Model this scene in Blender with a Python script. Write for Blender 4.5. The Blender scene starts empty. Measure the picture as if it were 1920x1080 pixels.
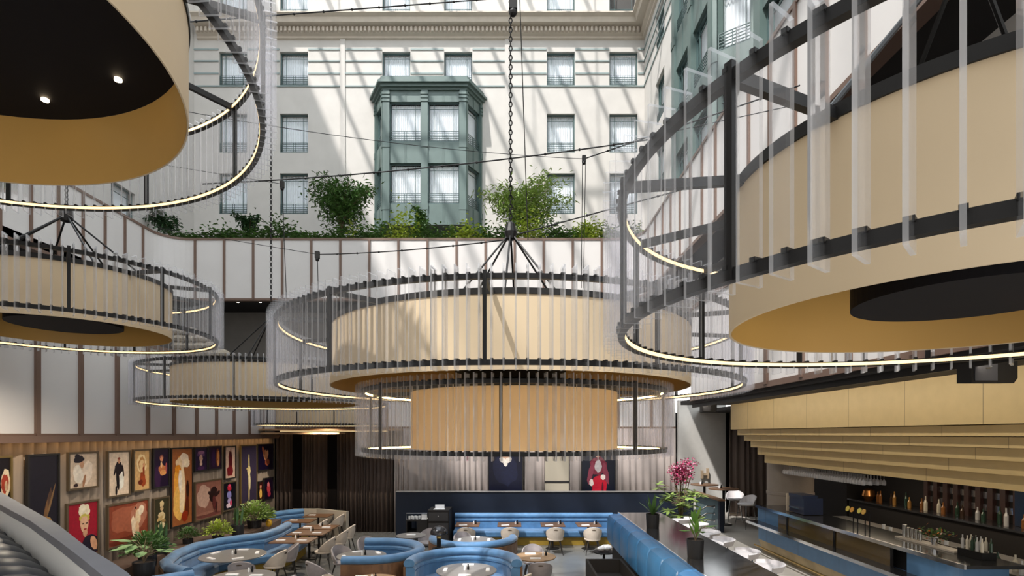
import bpy, math, random
from mathutils import Vector, Matrix
R = math.radians
random.seed(7)
SC = bpy.context.scene
COL = SC.collection
F = 1018.0; Y0 = 814.0; EYE = 3.5

# ------------------------------------------------------------------ camera
cd = bpy.data.cameras.new('camera'); cam = bpy.data.objects.new('camera', cd); COL.objects.link(cam)
cam.location = (0, 0, EYE); cam.rotation_euler = (R(90), 0, 0)
cd.sensor_width = 36; cd.lens = F / 1920 * 36; cd.shift_y = (Y0 - 540) / 1920; cd.clip_end = 400; cd.clip_start = 0.05
SC.camera = cam
# ------------------------------------------------------------------ sky, sun, exposure
W = bpy.data.worlds.new('sky'); SC.world = W; W.use_nodes = True
nt = W.node_tree; bg = nt.nodes['Background']
tc = nt.nodes.new('ShaderNodeTexCoord'); sx = nt.nodes.new('ShaderNodeSeparateXYZ'); cr = nt.nodes.new('ShaderNodeValToRGB')
nt.links.new(tc.outputs['Generated'], sx.inputs[0]); nt.links.new(sx.outputs['Z'], cr.inputs[0]); nt.links.new(cr.outputs[0], bg.inputs[0])
cr.color_ramp.elements[0].position = 0.0; cr.color_ramp.elements[0].color = (.62, .60, .57, 1)
cr.color_ramp.elements[1].position = 0.55; cr.color_ramp.elements[1].color = (.86, .94, 1.0, 1)
bg.inputs[1].default_value = 2.65
sl = bpy.data.lights.new('sun', 'SUN'); sun = bpy.data.objects.new('sun', sl); COL.objects.link(sun)
sl.energy = 4.2; sl.angle = R(1.1); sl.color = (1.0, .96, .91)
SUND = Vector((.43, .62, -1.0)).normalized()
sun.rotation_euler = SUND.to_track_quat('-Z', 'Y').to_euler()
sun.location = (-10, -15, 30)
SC.view_settings.view_transform = 'Standard'; SC.view_settings.look = 'None'
SC.view_settings.exposure = 0.38; SC.view_settings.gamma = 1.0; SC.view_settings.use_curve_mapping = False
cy = SC.cycles
cy.max_bounces = 10; cy.diffuse_bounces = 6; cy.glossy_bounces = 3; cy.transmission_bounces = 4; cy.transparent_max_bounces = 40
cy.caustics_reflective = False; cy.caustics_refractive = False; cy.use_denoising = True; cy.sample_clamp_indirect = 4.0

# ------------------------------------------------------------------ helpers
def at(px, py, z):
    d = (EYE - z) * F / (py - Y0)
    return Vector(((px - 960) * d / F, d, z))
def onX(px, X): return abs(X) * F / abs(px - 960)      # depth of a pixel column on the plane x = X
def zz(py, d): return EYE - (py - Y0) * d / F
_M = {}
def M(name, c=(.8, .8, .8), r=.6, m=0., emit=None, es=1., noise=0., ns=6., c2=None, seam=None, bump=0., spec=None, sheen=0., stretch=(1, 1, 1)):
    if name in _M: return _M[name]
    mt = bpy.data.materials.new(name); mt.use_nodes = True; _M[name] = mt
    n = mt.node_tree; b = n.nodes['Principled BSDF']; L = n.links.new
    b.inputs['Base Color'].default_value = (*c, 1); b.inputs['Roughness'].default_value = r; b.inputs['Metallic'].default_value = m
    if spec is not None: b.inputs['Specular IOR Level'].default_value = spec
    if sheen: b.inputs['Sheen Weight'].default_value = sheen
    if emit: b.inputs['Emission Color'].default_value = (*emit, 1); b.inputs['Emission Strength'].default_value = es
    out = None
    if noise or c2 or bump or seam:
        t = n.nodes.new('ShaderNodeTexCoord'); mp = n.nodes.new('ShaderNodeMapping'); mp.inputs['Scale'].default_value = stretch
        L(t.outputs['Object'], mp.inputs[0])
        nz = n.nodes.new('ShaderNodeTexNoise'); nz.inputs['Scale'].default_value = ns; nz.inputs['Detail'].default_value = 4; L(mp.outputs[0], nz.inputs['Vector'])
        mx = n.nodes.new('ShaderNodeMix'); mx.data_type = 'RGBA'
        a2 = c2 or tuple(v * (1 - noise) for v in c)
        mx.inputs[6].default_value = (*c, 1); mx.inputs[7].default_value = (*a2, 1)
        rp = n.nodes.new('ShaderNodeMapRange'); rp.inputs[1].default_value = .35; rp.inputs[2].default_value = .65
        L(nz.outputs['Fac'], rp.inputs[0]); L(rp.outputs[0], mx.inputs[0]); out = mx.outputs[2]
        if seam:   # seam = (axis, pitch, width): thin dark joints between boards
            s = n.nodes.new('ShaderNodeSeparateXYZ'); L(t.outputs['Object'], s.inputs[0])
            md = n.nodes.new('ShaderNodeMath'); md.operation = 'PINGPONG'; md.inputs[1].default_value = seam[1] / 2; L(s.outputs[seam[0]], md.inputs[0])
            lt = n.nodes.new('ShaderNodeMath'); lt.operation = 'LESS_THAN'; lt.inputs[1].default_value = seam[2]; L(md.outputs[0], lt.inputs[0])
            m2 = n.nodes.new('ShaderNodeMix'); m2.data_type = 'RGBA'; L(lt.outputs[0], m2.inputs[0]); L(out, m2.inputs[6])
            m2.inputs[7].default_value = (*[v * .45 for v in c], 1); out = m2.outputs[2]
        L(out, b.inputs['Base Color'])
        if bump:
            bp = n.nodes.new('ShaderNodeBump'); bp.inputs['Strength'].default_value = bump; bp.inputs['Distance'].default_value = .02
            L(nz.outputs['Fac'], bp.inputs['Height']); L(bp.outputs[0], b.inputs['Normal'])
    return mt
def clear(name, tint, gloss, rough=.03, gc=(1, 1, 1)):
    """thin clear sheet: looks through, with a fresnel reflection"""
    if name in _M: return _M[name]
    mt = bpy.data.materials.new(name); mt.use_nodes = True; _M[name] = mt
    n = mt.node_tree; n.nodes.remove(n.nodes['Principled BSDF']); L = n.links.new; o = n.nodes['Material Output']
    tr = n.nodes.new('ShaderNodeBsdfTransparent'); tr.inputs[0].default_value = (*tint, 1)
    gl = n.nodes.new('ShaderNodeBsdfGlossy'); gl.inputs['Roughness'].default_value = rough; gl.inputs[0].default_value = (*gc, 1)
    fr = n.nodes.new('ShaderNodeLayerWeight'); fr.inputs[0].default_value = gloss; mx = n.nodes.new('ShaderNodeMixShader')
    L(fr.outputs['Fresnel'], mx.inputs[0]); L(tr.outputs[0], mx.inputs[1]); L(gl.outputs[0], mx.inputs[2]); L(mx.outputs[0], o.inputs[0])
    return mt

class MB:
    def __init__(s): s.v = []; s.f = []; s.m = []; s.mi = 0; s.T = None
    def add(s, vs, fs):
        o = len(s.v)
        if s.T is not None: vs = [s.T @ Vector(v) for v in vs]
        s.v += [tuple(v) for v in vs]; s.f += [tuple(i + o for i in f) for f in fs]; s.m += [s.mi] * len(fs); return s
    def box(s, x0, x1, y0, y1, z0, z1):
        return s.add([(x0, y0, z0), (x1, y0, z0), (x1, y1, z0), (x0, y1, z0), (x0, y0, z1), (x1, y0, z1), (x1, y1, z1), (x0, y1, z1)],
                     [(3, 2, 1, 0), (4, 5, 6, 7), (0, 1, 5, 4), (1, 2, 6, 5), (2, 3, 7, 6), (3, 0, 4, 7)])
    def lathe(s, prof, c=(0, 0, 0), n=24, a0=0., a1=math.tau, closed=False):
        full = abs(a1 - a0 - math.tau) < 1e-6; k = n if full else n + 1; vs = []
        for i in range(k):
            a = a0 + (a1 - a0) * i / n
            for r, z in prof: vs.append((c[0] + r * math.cos(a), c[1] + r * math.sin(a), c[2] + z))
        p = len(prof); fs = []
        for i in range(n):
            j = (i + 1) % k
            for q in range(p if closed else p - 1):
                q2 = (q + 1) % p; fs.append((i * p + q, j * p + q, j * p + q2, i * p + q2))
        return s.add(vs, fs)
    def tube(s, pts, r, n=8, cap=True, rr=None):
        pts = [Vector(p) for p in pts]; vs = []; up = Vector((0, 0, 1))
        for i, p in enumerate(pts):
            t = (pts[min(i + 1, len(pts) - 1)] - pts[max(i - 1, 0)]).normalized()
            a = t.cross(up if abs(t.z) < .95 else Vector((1, 0, 0))).normalized(); b = t.cross(a)
            q = rr[i] if rr else r
            for k in range(n): g = math.tau * k / n; vs.append(p + (a * math.cos(g) + b * math.sin(g)) * q)
        fs = [(i * n + k, i * n + (k + 1) % n, (i + 1) * n + (k + 1) % n, (i + 1) * n + k) for i in range(len(pts) - 1) for k in range(n)]
        if cap: fs += [tuple(range(n))[::-1], tuple((len(pts) - 1) * n + k for k in range(n))]
        return s.add(vs, fs)
    def bar(s, a, b, w, h):   # rectangular bar between two points
        a = Vector(a); b = Vector(b); t = (b - a).normalized(); up = Vector((0, 0, 1)) if abs(t.z) < .95 else Vector((1, 0, 0))
        x = t.cross(up).normalized() * w / 2; y = x.normalized().cross(t).normalized() * h / 2
        vs = [p + dx + dy for p in (a, b) for dx, dy in ((-x, -y), (x, -y), (x, y), (-x, y))]
        return s.add(vs, [(3, 2, 1, 0), (4, 5, 6, 7), (0, 1, 5, 4), (1, 2, 6, 5), (2, 3, 7, 6), (3, 0, 4, 7)])
    def sweep(s, path, prof, closed=False):
        """path of (x,y,z); profile of (out, up) pairs, out = to the right of travel"""
        P = [Vector(p) for p in path]; n = len(P); vs = []
        for i, p in enumerate(P):
            t = (P[min(i + 1, n - 1)] - P[max(i - 1, 0)]); t.z = 0; t.normalize(); o = Vector((t.y, -t.x, 0))
            for a, b in prof: vs.append(p + o * a + Vector((0, 0, b)))
        k = len(prof); fs = []
        for i in range(n - 1):
            for q in range(k if closed else k - 1): q2 = (q + 1) % k; fs.append((i * k + q, i * k + q2, (i + 1) * k + q2, (i + 1) * k + q))
        if closed: fs += [tuple(range(k))[::-1], tuple((n - 1) * k + q for q in range(k))]
        return s.add(vs, fs)
    def ball(s, c, r, n=12, m=8):
        rx, ry, rz = r if isinstance(r, tuple) else (r, r, r); vs = []; fs = []
        for j in range(m + 1):
            t = math.pi * j / m
            for i in range(n): a = math.tau * i / n; vs.append((c[0] + rx * math.sin(t) * math.cos(a), c[1] + ry * math.sin(t) * math.sin(a), c[2] + rz * math.cos(t)))
        for j in range(m):
            for i in range(n): fs.append((j * n + i, (j + 1) * n + i, (j + 1) * n + (i + 1) % n, j * n + (i + 1) % n))
        return s.add(vs, fs)
    def leaf(s, p, d, L, w, droop=.25):
        d = Vector(d).normalized(); a = d.cross(Vector((0, 0, 1)));
        a = a.normalized() if a.length > .05 else Vector((1, 0, 0)); p = Vector(p)
        a = (a + Vector((random.uniform(-.5, .5),) * 3) * .5).normalized()
        q = p + d * L * .5 + Vector((0, 0, -droop * L * .15)); e = p + d * L + Vector((0, 0, -droop * L))
        return s.add([p, q + a * w / 2, e, q - a * w / 2], [(0, 1, 2), (0, 2, 3)])
    def mesh(s, name, mats, smooth=False):
        me = bpy.data.meshes.new(name); me.from_pydata(s.v, [], s.f)
        for m in (mats if isinstance(mats, (list, tuple)) else [mats]): me.materials.append(m)
        me.polygons.foreach_set('material_index', s.m)
        if smooth: me.polygons.foreach_set('use_smooth', [True] * len(me.polygons))
        me.update()
        if smooth:
            try: me.set_sharp_from_angle(angle=R(40))
            except Exception: pass
        return me
    def build(s, name, mats, parent=None, smooth=False, **k):
        return link(name, s.mesh(name, mats, smooth), parent, **k)
def link(name, me, parent=None, label=None, cat=None, group=None, kind=None, loc=None, rz=0):
    o = bpy.data.objects.new(name, me); COL.objects.link(o)
    if parent: o.parent = parent
    if loc is not None: o.location = loc
    if rz: o.rotation_euler = (0, 0, rz)
    return tag(o, label, cat, group, kind)
def tag(o, label=None, cat=None, group=None, kind=None):
    if label: o['label'] = label
    if cat: o['category'] = cat
    if group: o['group'] = group
    if kind: o['kind'] = kind
    return o
def thing(name, label, cat, loc=(0, 0, 0), rz=0, group=None, kind=None): return link(name, None, None, label, cat, group, kind, loc, rz)
KIDS = {}
def dup(o, loc=None, rz=None, label=None, group=None, parent=None):
    c = o.copy(); COL.objects.link(c)
    if parent: c.parent = parent
    if loc is not None: c.location = loc
    if rz is not None: c.rotation_euler = (0, 0, rz)
    if label: c['label'] = label
    if group: c['group'] = group
    if o.name not in KIDS: KIDS[o.name] = list(o.children)
    for ch in KIDS[o.name]: dup(ch, parent=c)
    return c
def S(mb, name, mats, label, cat='wall', smooth=False): return mb.build(name, mats, None, smooth, label=label, cat=cat, kind='structure')

# ------------------------------------------------------------------ materials
m_stone = M('cream_render', (.575, .55, .52), .85, noise=.07, ns=1.2)
m_stone2 = M('cream_trim', (.55, .485, .41), .8, noise=.08, ns=3)
m_green = M('green_paint', (.11, .162, .152), .45, noise=.12, ns=2)
m_dgreen = M('dark_green_metal', (.07, .12, .12), .4)
m_stripe = M('grey_green_band', (.26, .32, .32), .6)
m_panel = M('white_acoustic_panel', (.66, .635, .62), .8, noise=.03, ns=1)
m_mull = M('bronze_mullion', (.16, .10, .075), .45)
m_black = M('black_steel', (.010, .0095, .0095), .45, spec=.25)
m_soffit = M('dark_soffit', (.020, .018, .018), .7, spec=.3)
m_grey = M('grey_plaster', (.42, .40, .38), .85, noise=.08, ns=2)
m_dgrey = M('dark_grey_render', (.22, .205, .19), .85, noise=.1, ns=2)
m_floor = M('polished_concrete', (.20, .20, .195), .2, noise=.25, ns=.8)
m_floor2 = M('pale_stone_floor', (.46, .43, .39), .35, noise=.18, ns=1.2, seam=(1, 1.2, .008))
m_tan = M('tan_drum_fabric', (.54, .43, .29), .75, noise=.05, ns=.9, bump=.05)
m_gold = M('gold_drum_lining', (.54, .31, .08), .5, noise=.12, ns=.8)
m_inner = M('black_drum_ceiling', (.006, .0055, .007), .7, spec=.15)
m_led = M('warm_led_strip', (.8, .6, .3), .5, emit=(1.0, .70, .34), es=1.35)
m_down = M('downlight_glow', (1, .9, .7), .4, emit=(1, .78, .5), es=9)
m_fin = clear('clear_acrylic', (.99, .99, .995), .07)
_n = m_fin.node_tree; _o = _n.nodes['Material Output']; _src = _o.inputs[0].links[0].from_socket; _d = _n.nodes.new('ShaderNodeBsdfDiffuse'); _d.inputs[0].default_value = (.9, .9, .92, 1)
_t = _n.nodes.new('ShaderNodeBsdfTranslucent'); _t.inputs[0].default_value = (.9, .9, .92, 1); _a = _n.nodes.new('ShaderNodeMixShader'); _a.inputs[0].default_value = .5; _n.links.new(_d.outputs[0], _a.inputs[1]); _n.links.new(_t.outputs[0], _a.inputs[2])
_m = _n.nodes.new('ShaderNodeMixShader'); _m.inputs[0].default_value = .045; _n.links.new(_src, _m.inputs[1]); _n.links.new(_a.outputs[0], _m.inputs[2]); _n.links.new(_m.outputs[0], _o.inputs[0])
def edge_mat():
    mt = bpy.data.materials.new('acrylic_edge'); mt.use_nodes = True; n = mt.node_tree; L = n.links.new; b = n.nodes['Principled BSDF']; o = n.nodes['Material Output']
    b.inputs['Base Color'].default_value = (.88, .88, .90, 1); b.inputs['Roughness'].default_value = .12
    tl = n.nodes.new('ShaderNodeBsdfTranslucent'); tl.inputs[0].default_value = (.9, .9, .92, 1); m1 = n.nodes.new('ShaderNodeMixShader'); m1.inputs[0].default_value = .5; L(b.outputs[0], m1.inputs[1]); L(tl.outputs[0], m1.inputs[2])
    tr = n.nodes.new('ShaderNodeBsdfTransparent'); tr.inputs[0].default_value = (.95, .95, .96, 1); m2 = n.nodes.new('ShaderNodeMixShader'); m2.inputs[0].default_value = .34; L(tr.outputs[0], m2.inputs[1]); L(m1.outputs[0], m2.inputs[2]); L(m2.outputs[0], o.inputs[0])
    return mt
m_finedge = edge_mat()
m_velvet = M('blue_velvet', (.075, .21, .42), .55, noise=.25, ns=5, sheen=.4, bump=.15)
m_velvet2 = M('blue_piping', (.03, .09, .2), .6)
m_cream = M('cream_fabric', (.62, .54, .46), .85, noise=.1, ns=8)
m_mauve = M('grey_velvet', (.33, .30, .31), .75, noise=.15, ns=8, sheen=.3)
m_blackleg = M('black_wood_leg', (.02, .017, .015), .4)
m_wood = M('walnut_wood', (.20, .105, .055), .4, noise=.35, ns=4, stretch=(1, 8, 1))
m_oak = M('oak_wood', (.42, .26, .14), .42, noise=.3, ns=4, stretch=(1, 8, 1))
m_gtop = M('grey_stone_top', (.23, .22, .215), .3, noise=.12, ns=9)
m_brass = M('brass', (.62, .42, .14), .3, 1.)
m_goldbase = M('mustard_base', (.40, .26, .035), .5, noise=.15)
m_chrome = M('chrome', (.75, .75, .76), .12, 1.)
m_white = M('white_linen', (.86, .86, .88), .7)
m_navy = M('navy_lacquer', (.009, .015, .03), .45, noise=.2, ns=1.5, spec=.3)
m_blacktop = M('black_marble_top', (.035, .036, .04), .12, noise=.3, ns=5)
m_pot = M('black_planter', (.018, .018, .02), .5)
m_soil = M('soil', (.06, .04, .03), .9)
m_leafA = M('leaf_mid_green', (.10, .21, .05), .5, noise=.4, ns=3)
m_leafB = M('leaf_light_green', (.28, .40, .09), .5, noise=.3, ns=3)
m_leafD = M('leaf_dark_green', (.05, .12, .045), .45, noise=.4, ns=3)
m_leafY = M('leaf_yellow_green', (.42, .52, .08), .5, noise=.3, ns=3)
m_stem = M('plant_stem', (.17, .12, .07), .8)
m_canopy = M('brushed_gold_panel', (.60, .45, .215), .5, noise=.07, ns=2.5, seam=(1, 1.55, .006))
m_bluepanel = M('bar_blue_panel', (.11, .25, .47), .4, noise=.1, seam=(1, 1.4, .006))
m_curtL = M('taupe_drape', (.27, .215, .17), .9, noise=.15, ns=3, stretch=(1, 6, .4))
m_curtD = M('dark_brown_drape', (.085, .06, .05), .9, noise=.25, ns=3, stretch=(6, 1, .4))
m_curtP = M('pale_mauve_drape', (.31, .265, .245), .9, noise=.1, ns=3)
m_wglass = clear('window_glass', (.97, .99, 1.0), .12, .02)
m_sheer = M('sheer_curtain', (.95, .97, 1.0), .9, noise=.06, ns=3)
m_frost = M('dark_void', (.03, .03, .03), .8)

# ------------------------------------------------------------------ floors and large structure
S(MB().box(-14, 2.42, -2, 20.5, -.3, 0).box(2.42, 3.5, 12.05, 20.5, -.3, 0), 'floor', m_floor, 'polished grey concrete dining floor', 'floor')
S(MB().box(2.42, 3.5, 2.5, 12.05, -.3, .7).box(3.5, 16, 2.5, 20.5, -.3, .7), 'floor_bar', m_floor2, 'pale stone floor of the raised bar level', 'floor')

def curtain(name, label, a, b, z0, z1, mat, pitch=.2, amp=.05, seed=1):
    rnd = random.Random(seed); a = Vector((*a, 0)); b = Vector((*b, 0)); L = (b - a).length; t = (b - a) / L; n = Vector((t.y, -t.x, 0))
    pts = []; u = 0; k = 0
    while u < L:
        w = pitch * rnd.uniform(.6, 1.4); am = amp * rnd.uniform(.6, 1.2)
        for q in range(6): g = math.tau * q / 6; pts.append((min(L, u + w * q / 6), am * math.cos(g)))
        u += w
    vs = []
    for u, o in pts:
        for z in (z0, z1): vs.append(a + t * u + n * o * (1.15 if z == z0 else .8) + Vector((0, 0, z)))
    fs = [(i * 2, i * 2 + 2, i * 2 + 3, i * 2 + 1) for i in range(len(pts) - 1)]
    m = MB().add(vs, fs); o = m.build(name, mat, None, True, label=label, cat='curtain')
    sm = o.modifiers.new('thick', 'SOLIDIFY'); sm.thickness = .01
    return o

def panel_wall(name, label, path, z0, z1, posts, cap=.06, post_w=.09, depth=.25):
    """smooth white panels on a plan path, bronze mullions, top and bottom rails"""
    root = S(MB().sweep([(x, y, 0) for x, y in path], [(0, z0), (0, z1), (-depth, z1), (-depth, z0)], True), name, m_panel, label)
    MB().sweep([(x, y, 0) for x, y in path], [(.03, z1 - .03), (.03, z1 + cap), (-depth, z1 + cap), (-depth, z1 - .03)], True).build('top_rail', m_mull, root)
    MB().sweep([(x, y, 0) for x, y in path], [(.03, z0 - .05), (.03, z0 + .05), (-depth, z0 + .05), (-depth, z0 - .05)], True).build('bottom_rail', m_mull, root)
    me = MB().box(-post_w / 2, post_w / 2, -.05, .02, z0, z1).mesh('mullion', m_mull)
    for x, y, a in posts: link('mullion', me, root, loc=(x, y, 0), rz=a)
    return root
def arc(cx, cy, r, a0, a1, n=8): return [(cx + r * math.cos(R(a0 + (a1 - a0) * i / n)), cy + r * math.sin(R(a0 + (a1 - a0) * i / n))) for i in range(n + 1)]
# upper ring of panels (planter wall of the hotel courtyard). travel so the room is on the right-hand side
UZ0, UZ1 = 9.1, 11.6
pth = [(-14.4, -3)] + arc(-13.4, 21.6, 1.0, 180, 90) + [(4.34, 22.6)] + arc(4.34, 21.6, 1.0, 90, 0) + [(5.34, 1)]
po = [(-14.4, 16.23 + .985 * k, R(-90) + math.pi) for k in range(-18, 6)]
po += [((312 + 54.4 * k - 960) * 22.6 / F, 22.6, 0) for k in range(1, 16)]
po += [(5.34, y, R(-90)) for y in [21.2 - 1.0 * k for k in range(0, 20)]]
panel_wall('wall_upper', 'white panelled upper wall with bronze mullions below the roof garden', pth, UZ0, UZ1, po)
S(MB().box(-16.2, -14.4, -3, 24.8, UZ0 + .0, UZ0 + .3).box(-14.4, 5.34, 22.7, 27.3, UZ0, UZ0 + .3).box(5.4, 7.3, 1, 27.3, UZ0, UZ0 + .3), 'ceiling_soffit', m_soffit, 'dark soffit with downlights under the white upper wall', 'ceiling')
S(MB().box(-14.3, 6.6, 22.9, 27.4, UZ1 - .4, UZ1 - .05).box(-16.1, -14.75, -3, 22, UZ1 - .4, UZ1 - .05).box(5.45, 6.7, 1, 22, UZ1 - .4, UZ1 - .05), 'trim_1', m_soil, 'soil bed of the roof garden behind the upper wall', 'planter bed')
for px in (444, 486, 540):
    x = (px - 960) * 22.9 / F
    MB().lathe([(0, -.01), (.05, -.01), (.05, .0)], (x, 23.0, UZ0 - .012), 12).build('recessed_downlight', m_down, None, label='small round downlight in the dark soffit, %s' % {444: 'left of the pair by the grey wall', 486: 'right of the pair by the grey wall', 540: 'just behind the big chandelier'}[px], cat='downlight', group='soffit downlights')
# recess walls between the tiers
S(MB().box(-16.2, 7.4, 25.0, 25.2, 5.4, UZ0), 'wall_recess_back', m_dgrey, 'dark grey recess wall behind the lower roof')
S(MB().box(-16.4, -16.2, -3, 25, 5.4, UZ0), 'wall_recess_left', m_dgrey, 'dark grey recess wall on the left')
S(MB().box(7.3, 7.5, 1, 25, 6.5, UZ0), 'wall_recess_right', m_soffit, 'dark recess wall on the right')
# lower left and lower back panel walls
LZ1 = 5.55
panel_wall('wall_left', 'white panelled lower left wall with bronze mullions over the picture curtain', [(-8.5, 2), (-8.5, 19.6)], 3.46, LZ1, [(-8.5, 9.70 + .98 * k, R(90)) for k in range(-7, 11)])
S(MB().box(-16.3, -8.75, 2, 25.1, LZ1 - .1, LZ1 + .05).box(-8.75, 7.3, 19.85, 25.1, LZ1 - .1, LZ1 + .05), 'ceiling_lower', m_dgrey, 'flat lower roof behind the white panel walls', 'ceiling')
panel_wall('wall_back', 'white panelled lower back wall with bronze mullions', [(-8.5, 19.6), (5.9, 19.6)], 3.72, LZ1, [((477 + 62 * k - 960) * 19.6 / F, 19.6, 0) for k in range(0, 13)])
# lower right panel wall
panel_wall('wall_right', 'white panelled right wall with bronze mullions above the dark bar soffit', arc(5.4, 13.2, 1.0, 90, 180) + [(4.4, 1)], 4.36, 6.55, [(4.4, onX(p, 4.4), R(-90)) for p in (1439, 1506, 1595, 1719, 1880)])
S(MB().box(4.45, 7.5, 1, 14.0, 6.45, 6.6).box(5.4, 7.5, 14, 25, 6.45, 6.6), 'ceiling_lower_right', m_soffit, 'flat dark roof behind the right panel wall', 'ceiling')
S(MB().box(4.41, 15, 1, 14.2, 4.26, 4.36).box(6.7, 15, 14.2, 25, 4.26, 4.36), 'ceiling_bar', m_soffit, 'dark soffit over the bar', 'ceiling')
# curtain backing walls
S(MB().box(-9.0, -8.7, -2, 20.3, 0, 3.5), 'wall_gallery', m_soffit, 'dark wall behind the picture curtain')
S(MB().box(-8.7, 15, 20.1, 20.4, 0, 4.3), 'wall_rear', m_soffit, 'dark wall behind the back curtains')
S(MB().box(-9.0, -8.3, 2, 19.6, 3.40, 3.47).box(-8.3, -8.28, 2, 19.3, 3.35, 3.47), 'trim_2', m_mull, 'bronze ledge along the top of the picture curtain', 'trim')
MB().box(-8.40, -8.34, 3, 19.0, 3.385, 3.398).build('cove_light', M('cove_led', (.8, .6, .3), .5, emit=(1.0, .60, .24), es=3.5), None, label='warm light strip along the top of the picture curtain', cat='light strip')
curtain('wall_drape', 'long pleated taupe curtain behind the framed pictures', (-8.52, 19.45), (-8.52, 2.5), .0, 3.40, m_curtL, .22, .05, 3)
curtain('dark_drape', 'dark brown pleated curtain at the back left', (-8.4, 19.4), (-4.25, 19.4), .0, 3.62, m_curtD, .13, .05, 5)
for (x0, x1, lb) in ((-4.2, .40, 'pale pleated curtain left of and behind the navy portrait'), (.45, 1.15, 'narrow pale curtain between the navy portrait and the beige door'), (2.05, 3.65, 'pale curtain around the red dress portrait right of the beige door'), (3.7, 5.85, 'pale pleated curtain right of the red dress portrait')):
    curtain('pale_drape', lb, (x0, 19.45), (x1, 19.45), 0, 3.7, m_curtP, .24, .05, int(x0 * 10) + 50)
S(MB().box(-9.0, -3.9, 18.2, 19.6, 3.62, 3.68).box(-8.3, -5.7, 17.9, 18.6, 3.5, 3.56), 'trim_3', m_oak, 'wooden bulkhead edge over the dark curtain', 'trim')
MB().box(-8.2, -4.4, 19.18, 19.24, 3.60, 3.615).build('cove_light', m_led, None, label='warm light strip along the top of the dark back curtain', cat='light strip')
for px in (557, 623):
    x = (px - 960) * 19.3 / F
    MB().box(x - .16, x + .16, 19.30, 19.345, 0, 3.59).build('dark_pillar', M('pillar_black', (.006, .005, .005), .9, spec=.05), None, label='slim black pillar by the dark curtain, %s' % ('left one' if px == 557 else 'right one'), cat='pillar', group='pillars at the dark curtain')

# ------------------------------------------------------------------ courtyard facades
def holed_wall(mb, x0, x1, z0, z1, holes, depth):
    """plane y=0 in local space with reveals going to +y"""
    xs = sorted({x0, x1, *[h[0] for h in holes], *[h[1] for h in holes]}); zs = sorted({z0, z1, *[h[2] for h in holes], *[h[3] for h in holes]})
    for a, b in zip(xs, xs[1:]):
        for c, d in zip(zs, zs[1:]):
            mx, mz = (a + b) / 2, (c + d) / 2
            if any(h[0] < mx < h[1] and h[2] < mz < h[3] for h in holes): continue
            mb.add([(a, 0, c), (b, 0, c), (b, 0, d), (a, 0, d)], [(0, 1, 2, 3)])
    for a, b, c, d in holes:
        mb.add([(a, 0, c), (b, 0, c), (b, 0, d), (a, 0, d), (a, depth, c), (b, depth, c), (b, depth, d), (a, depth, d)],
               [(0, 4, 5, 1), (1, 5, 6, 2), (2, 6, 7, 3), (3, 7, 4, 0)])
    mb.add([(x0, depth + .9, z0), (x1, depth + .9, z0), (x1, depth + .9, z1), (x0, depth + .9, z1)], [(0, 1, 2, 3)])
    return mb
WN = [0]
def sheer(mb, w, z0, z1, y):
    n = int(w / .09); pts = [(-w / 2 + w * i / (4 * n), y + .025 * math.sin(i * math.pi / 2)) for i in range(4 * n + 1)]
    mb.add([(x, yy, z) for x, yy in pts for z in (z0, z1)], [(i * 2, i * 2 + 2, i * 2 + 3, i * 2 + 1) for i in range(len(pts) - 1)])
    return mb
_wm = {}
def window(w, h, loc, rz, label, rail=True, parent=None, open_=False, rec=.16, name=None):
    """local: centre x=0, sill z=0, wall face y=0"""
    WN[0] += 1
    key = (round(w, 2), round(h, 2), rail, rec)
    if key not in _wm:
        f = MB(); t = .05
        f.box(-w / 2, -w / 2 + t, rec - .03, rec + .05, 0, h).box(w / 2 - t, w / 2, rec - .03, rec + .05, 0, h).box(-w / 2 + t, w / 2 - t, rec - .03, rec + .05, h - t, h).box(-w / 2 + t, w / 2 - t, rec - .03, rec + .05, 0, t)
        b = .016
        f.box(-w / 2 + t, w / 2 - t, rec - .02, rec + .02, h * .84, h * .84 + b)
        for x in (-w * .31, w * .31): f.box(x - b / 2, x + b / 2, rec - .02, rec + .02, t, h - t)
        g = MB().add([(-w / 2 + t, rec + .03, t), (w / 2 - t, rec + .03, t), (w / 2 - t, rec + .03, h - t), (-w / 2 + t, rec + .03, h - t)], [(0, 1, 2, 3)])
        c = sheer(MB(), w - .12, .05, h - .05, rec + .13)
        r = MB(); rh = .52; y = rec - .10
        for z in (.06, .15, .24, .33, .42, .50): r.box(-w / 2 + .02, w / 2 - .02, y - .012, y + .012, z, z + .022)
        for x in (-w / 2 + .02, -.06, .04, w / 2 - .04): r.box(x, x + .02, y - .012, y + .012, .04, rh)
        r.box(-w / 2, w / 2, y - .02, rec, 0, .04)
        _wm[key] = [f.mesh('frame', m_dgreen), g.mesh('glass', m_wglass), c.mesh('sheer_curtain', m_sheer), r.mesh('guard_rail', m_dgreen)]
    o = thing(name or 'window_%d' % WN[0], label, 'window', loc, rz, None, 'structure') if not parent else link(name or 'window', None, parent, loc=loc, rz=rz)
    if parent:
        link(name or 'frame', _wm[key][0], o) if False else None
    link('frame', _wm[key][0], o); link('glass', _wm[key][1], o)
    if open_: MB().box(-w / 2 + .05, w / 2 - .05, rec + .25, rec + .3, .05, h - .05).build('roller_blind', M('dark_blind', (.10, .09, .085), .8), o)
    else: link('sheer_curtain', _wm[key][2], o)
    if rail: link('guard_rail', _wm[key][3], o)
    return o
D = 27.5
def fx(px): return (px - 960) * D / F
def fz(py): return EYE + (Y0 - py) * D / F
rows = [(fz(35), 2.05), (fz(160), fz(97) - fz(160)), (fz(286), fz(213) - fz(286)), (fz(401), fz(325) - fz(401)), (fz(435) - 2.0, 2.0)]
cols = [fx(437), fx(551), fx(743), fx(859), fx(1051.5), fx(1169)]
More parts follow.
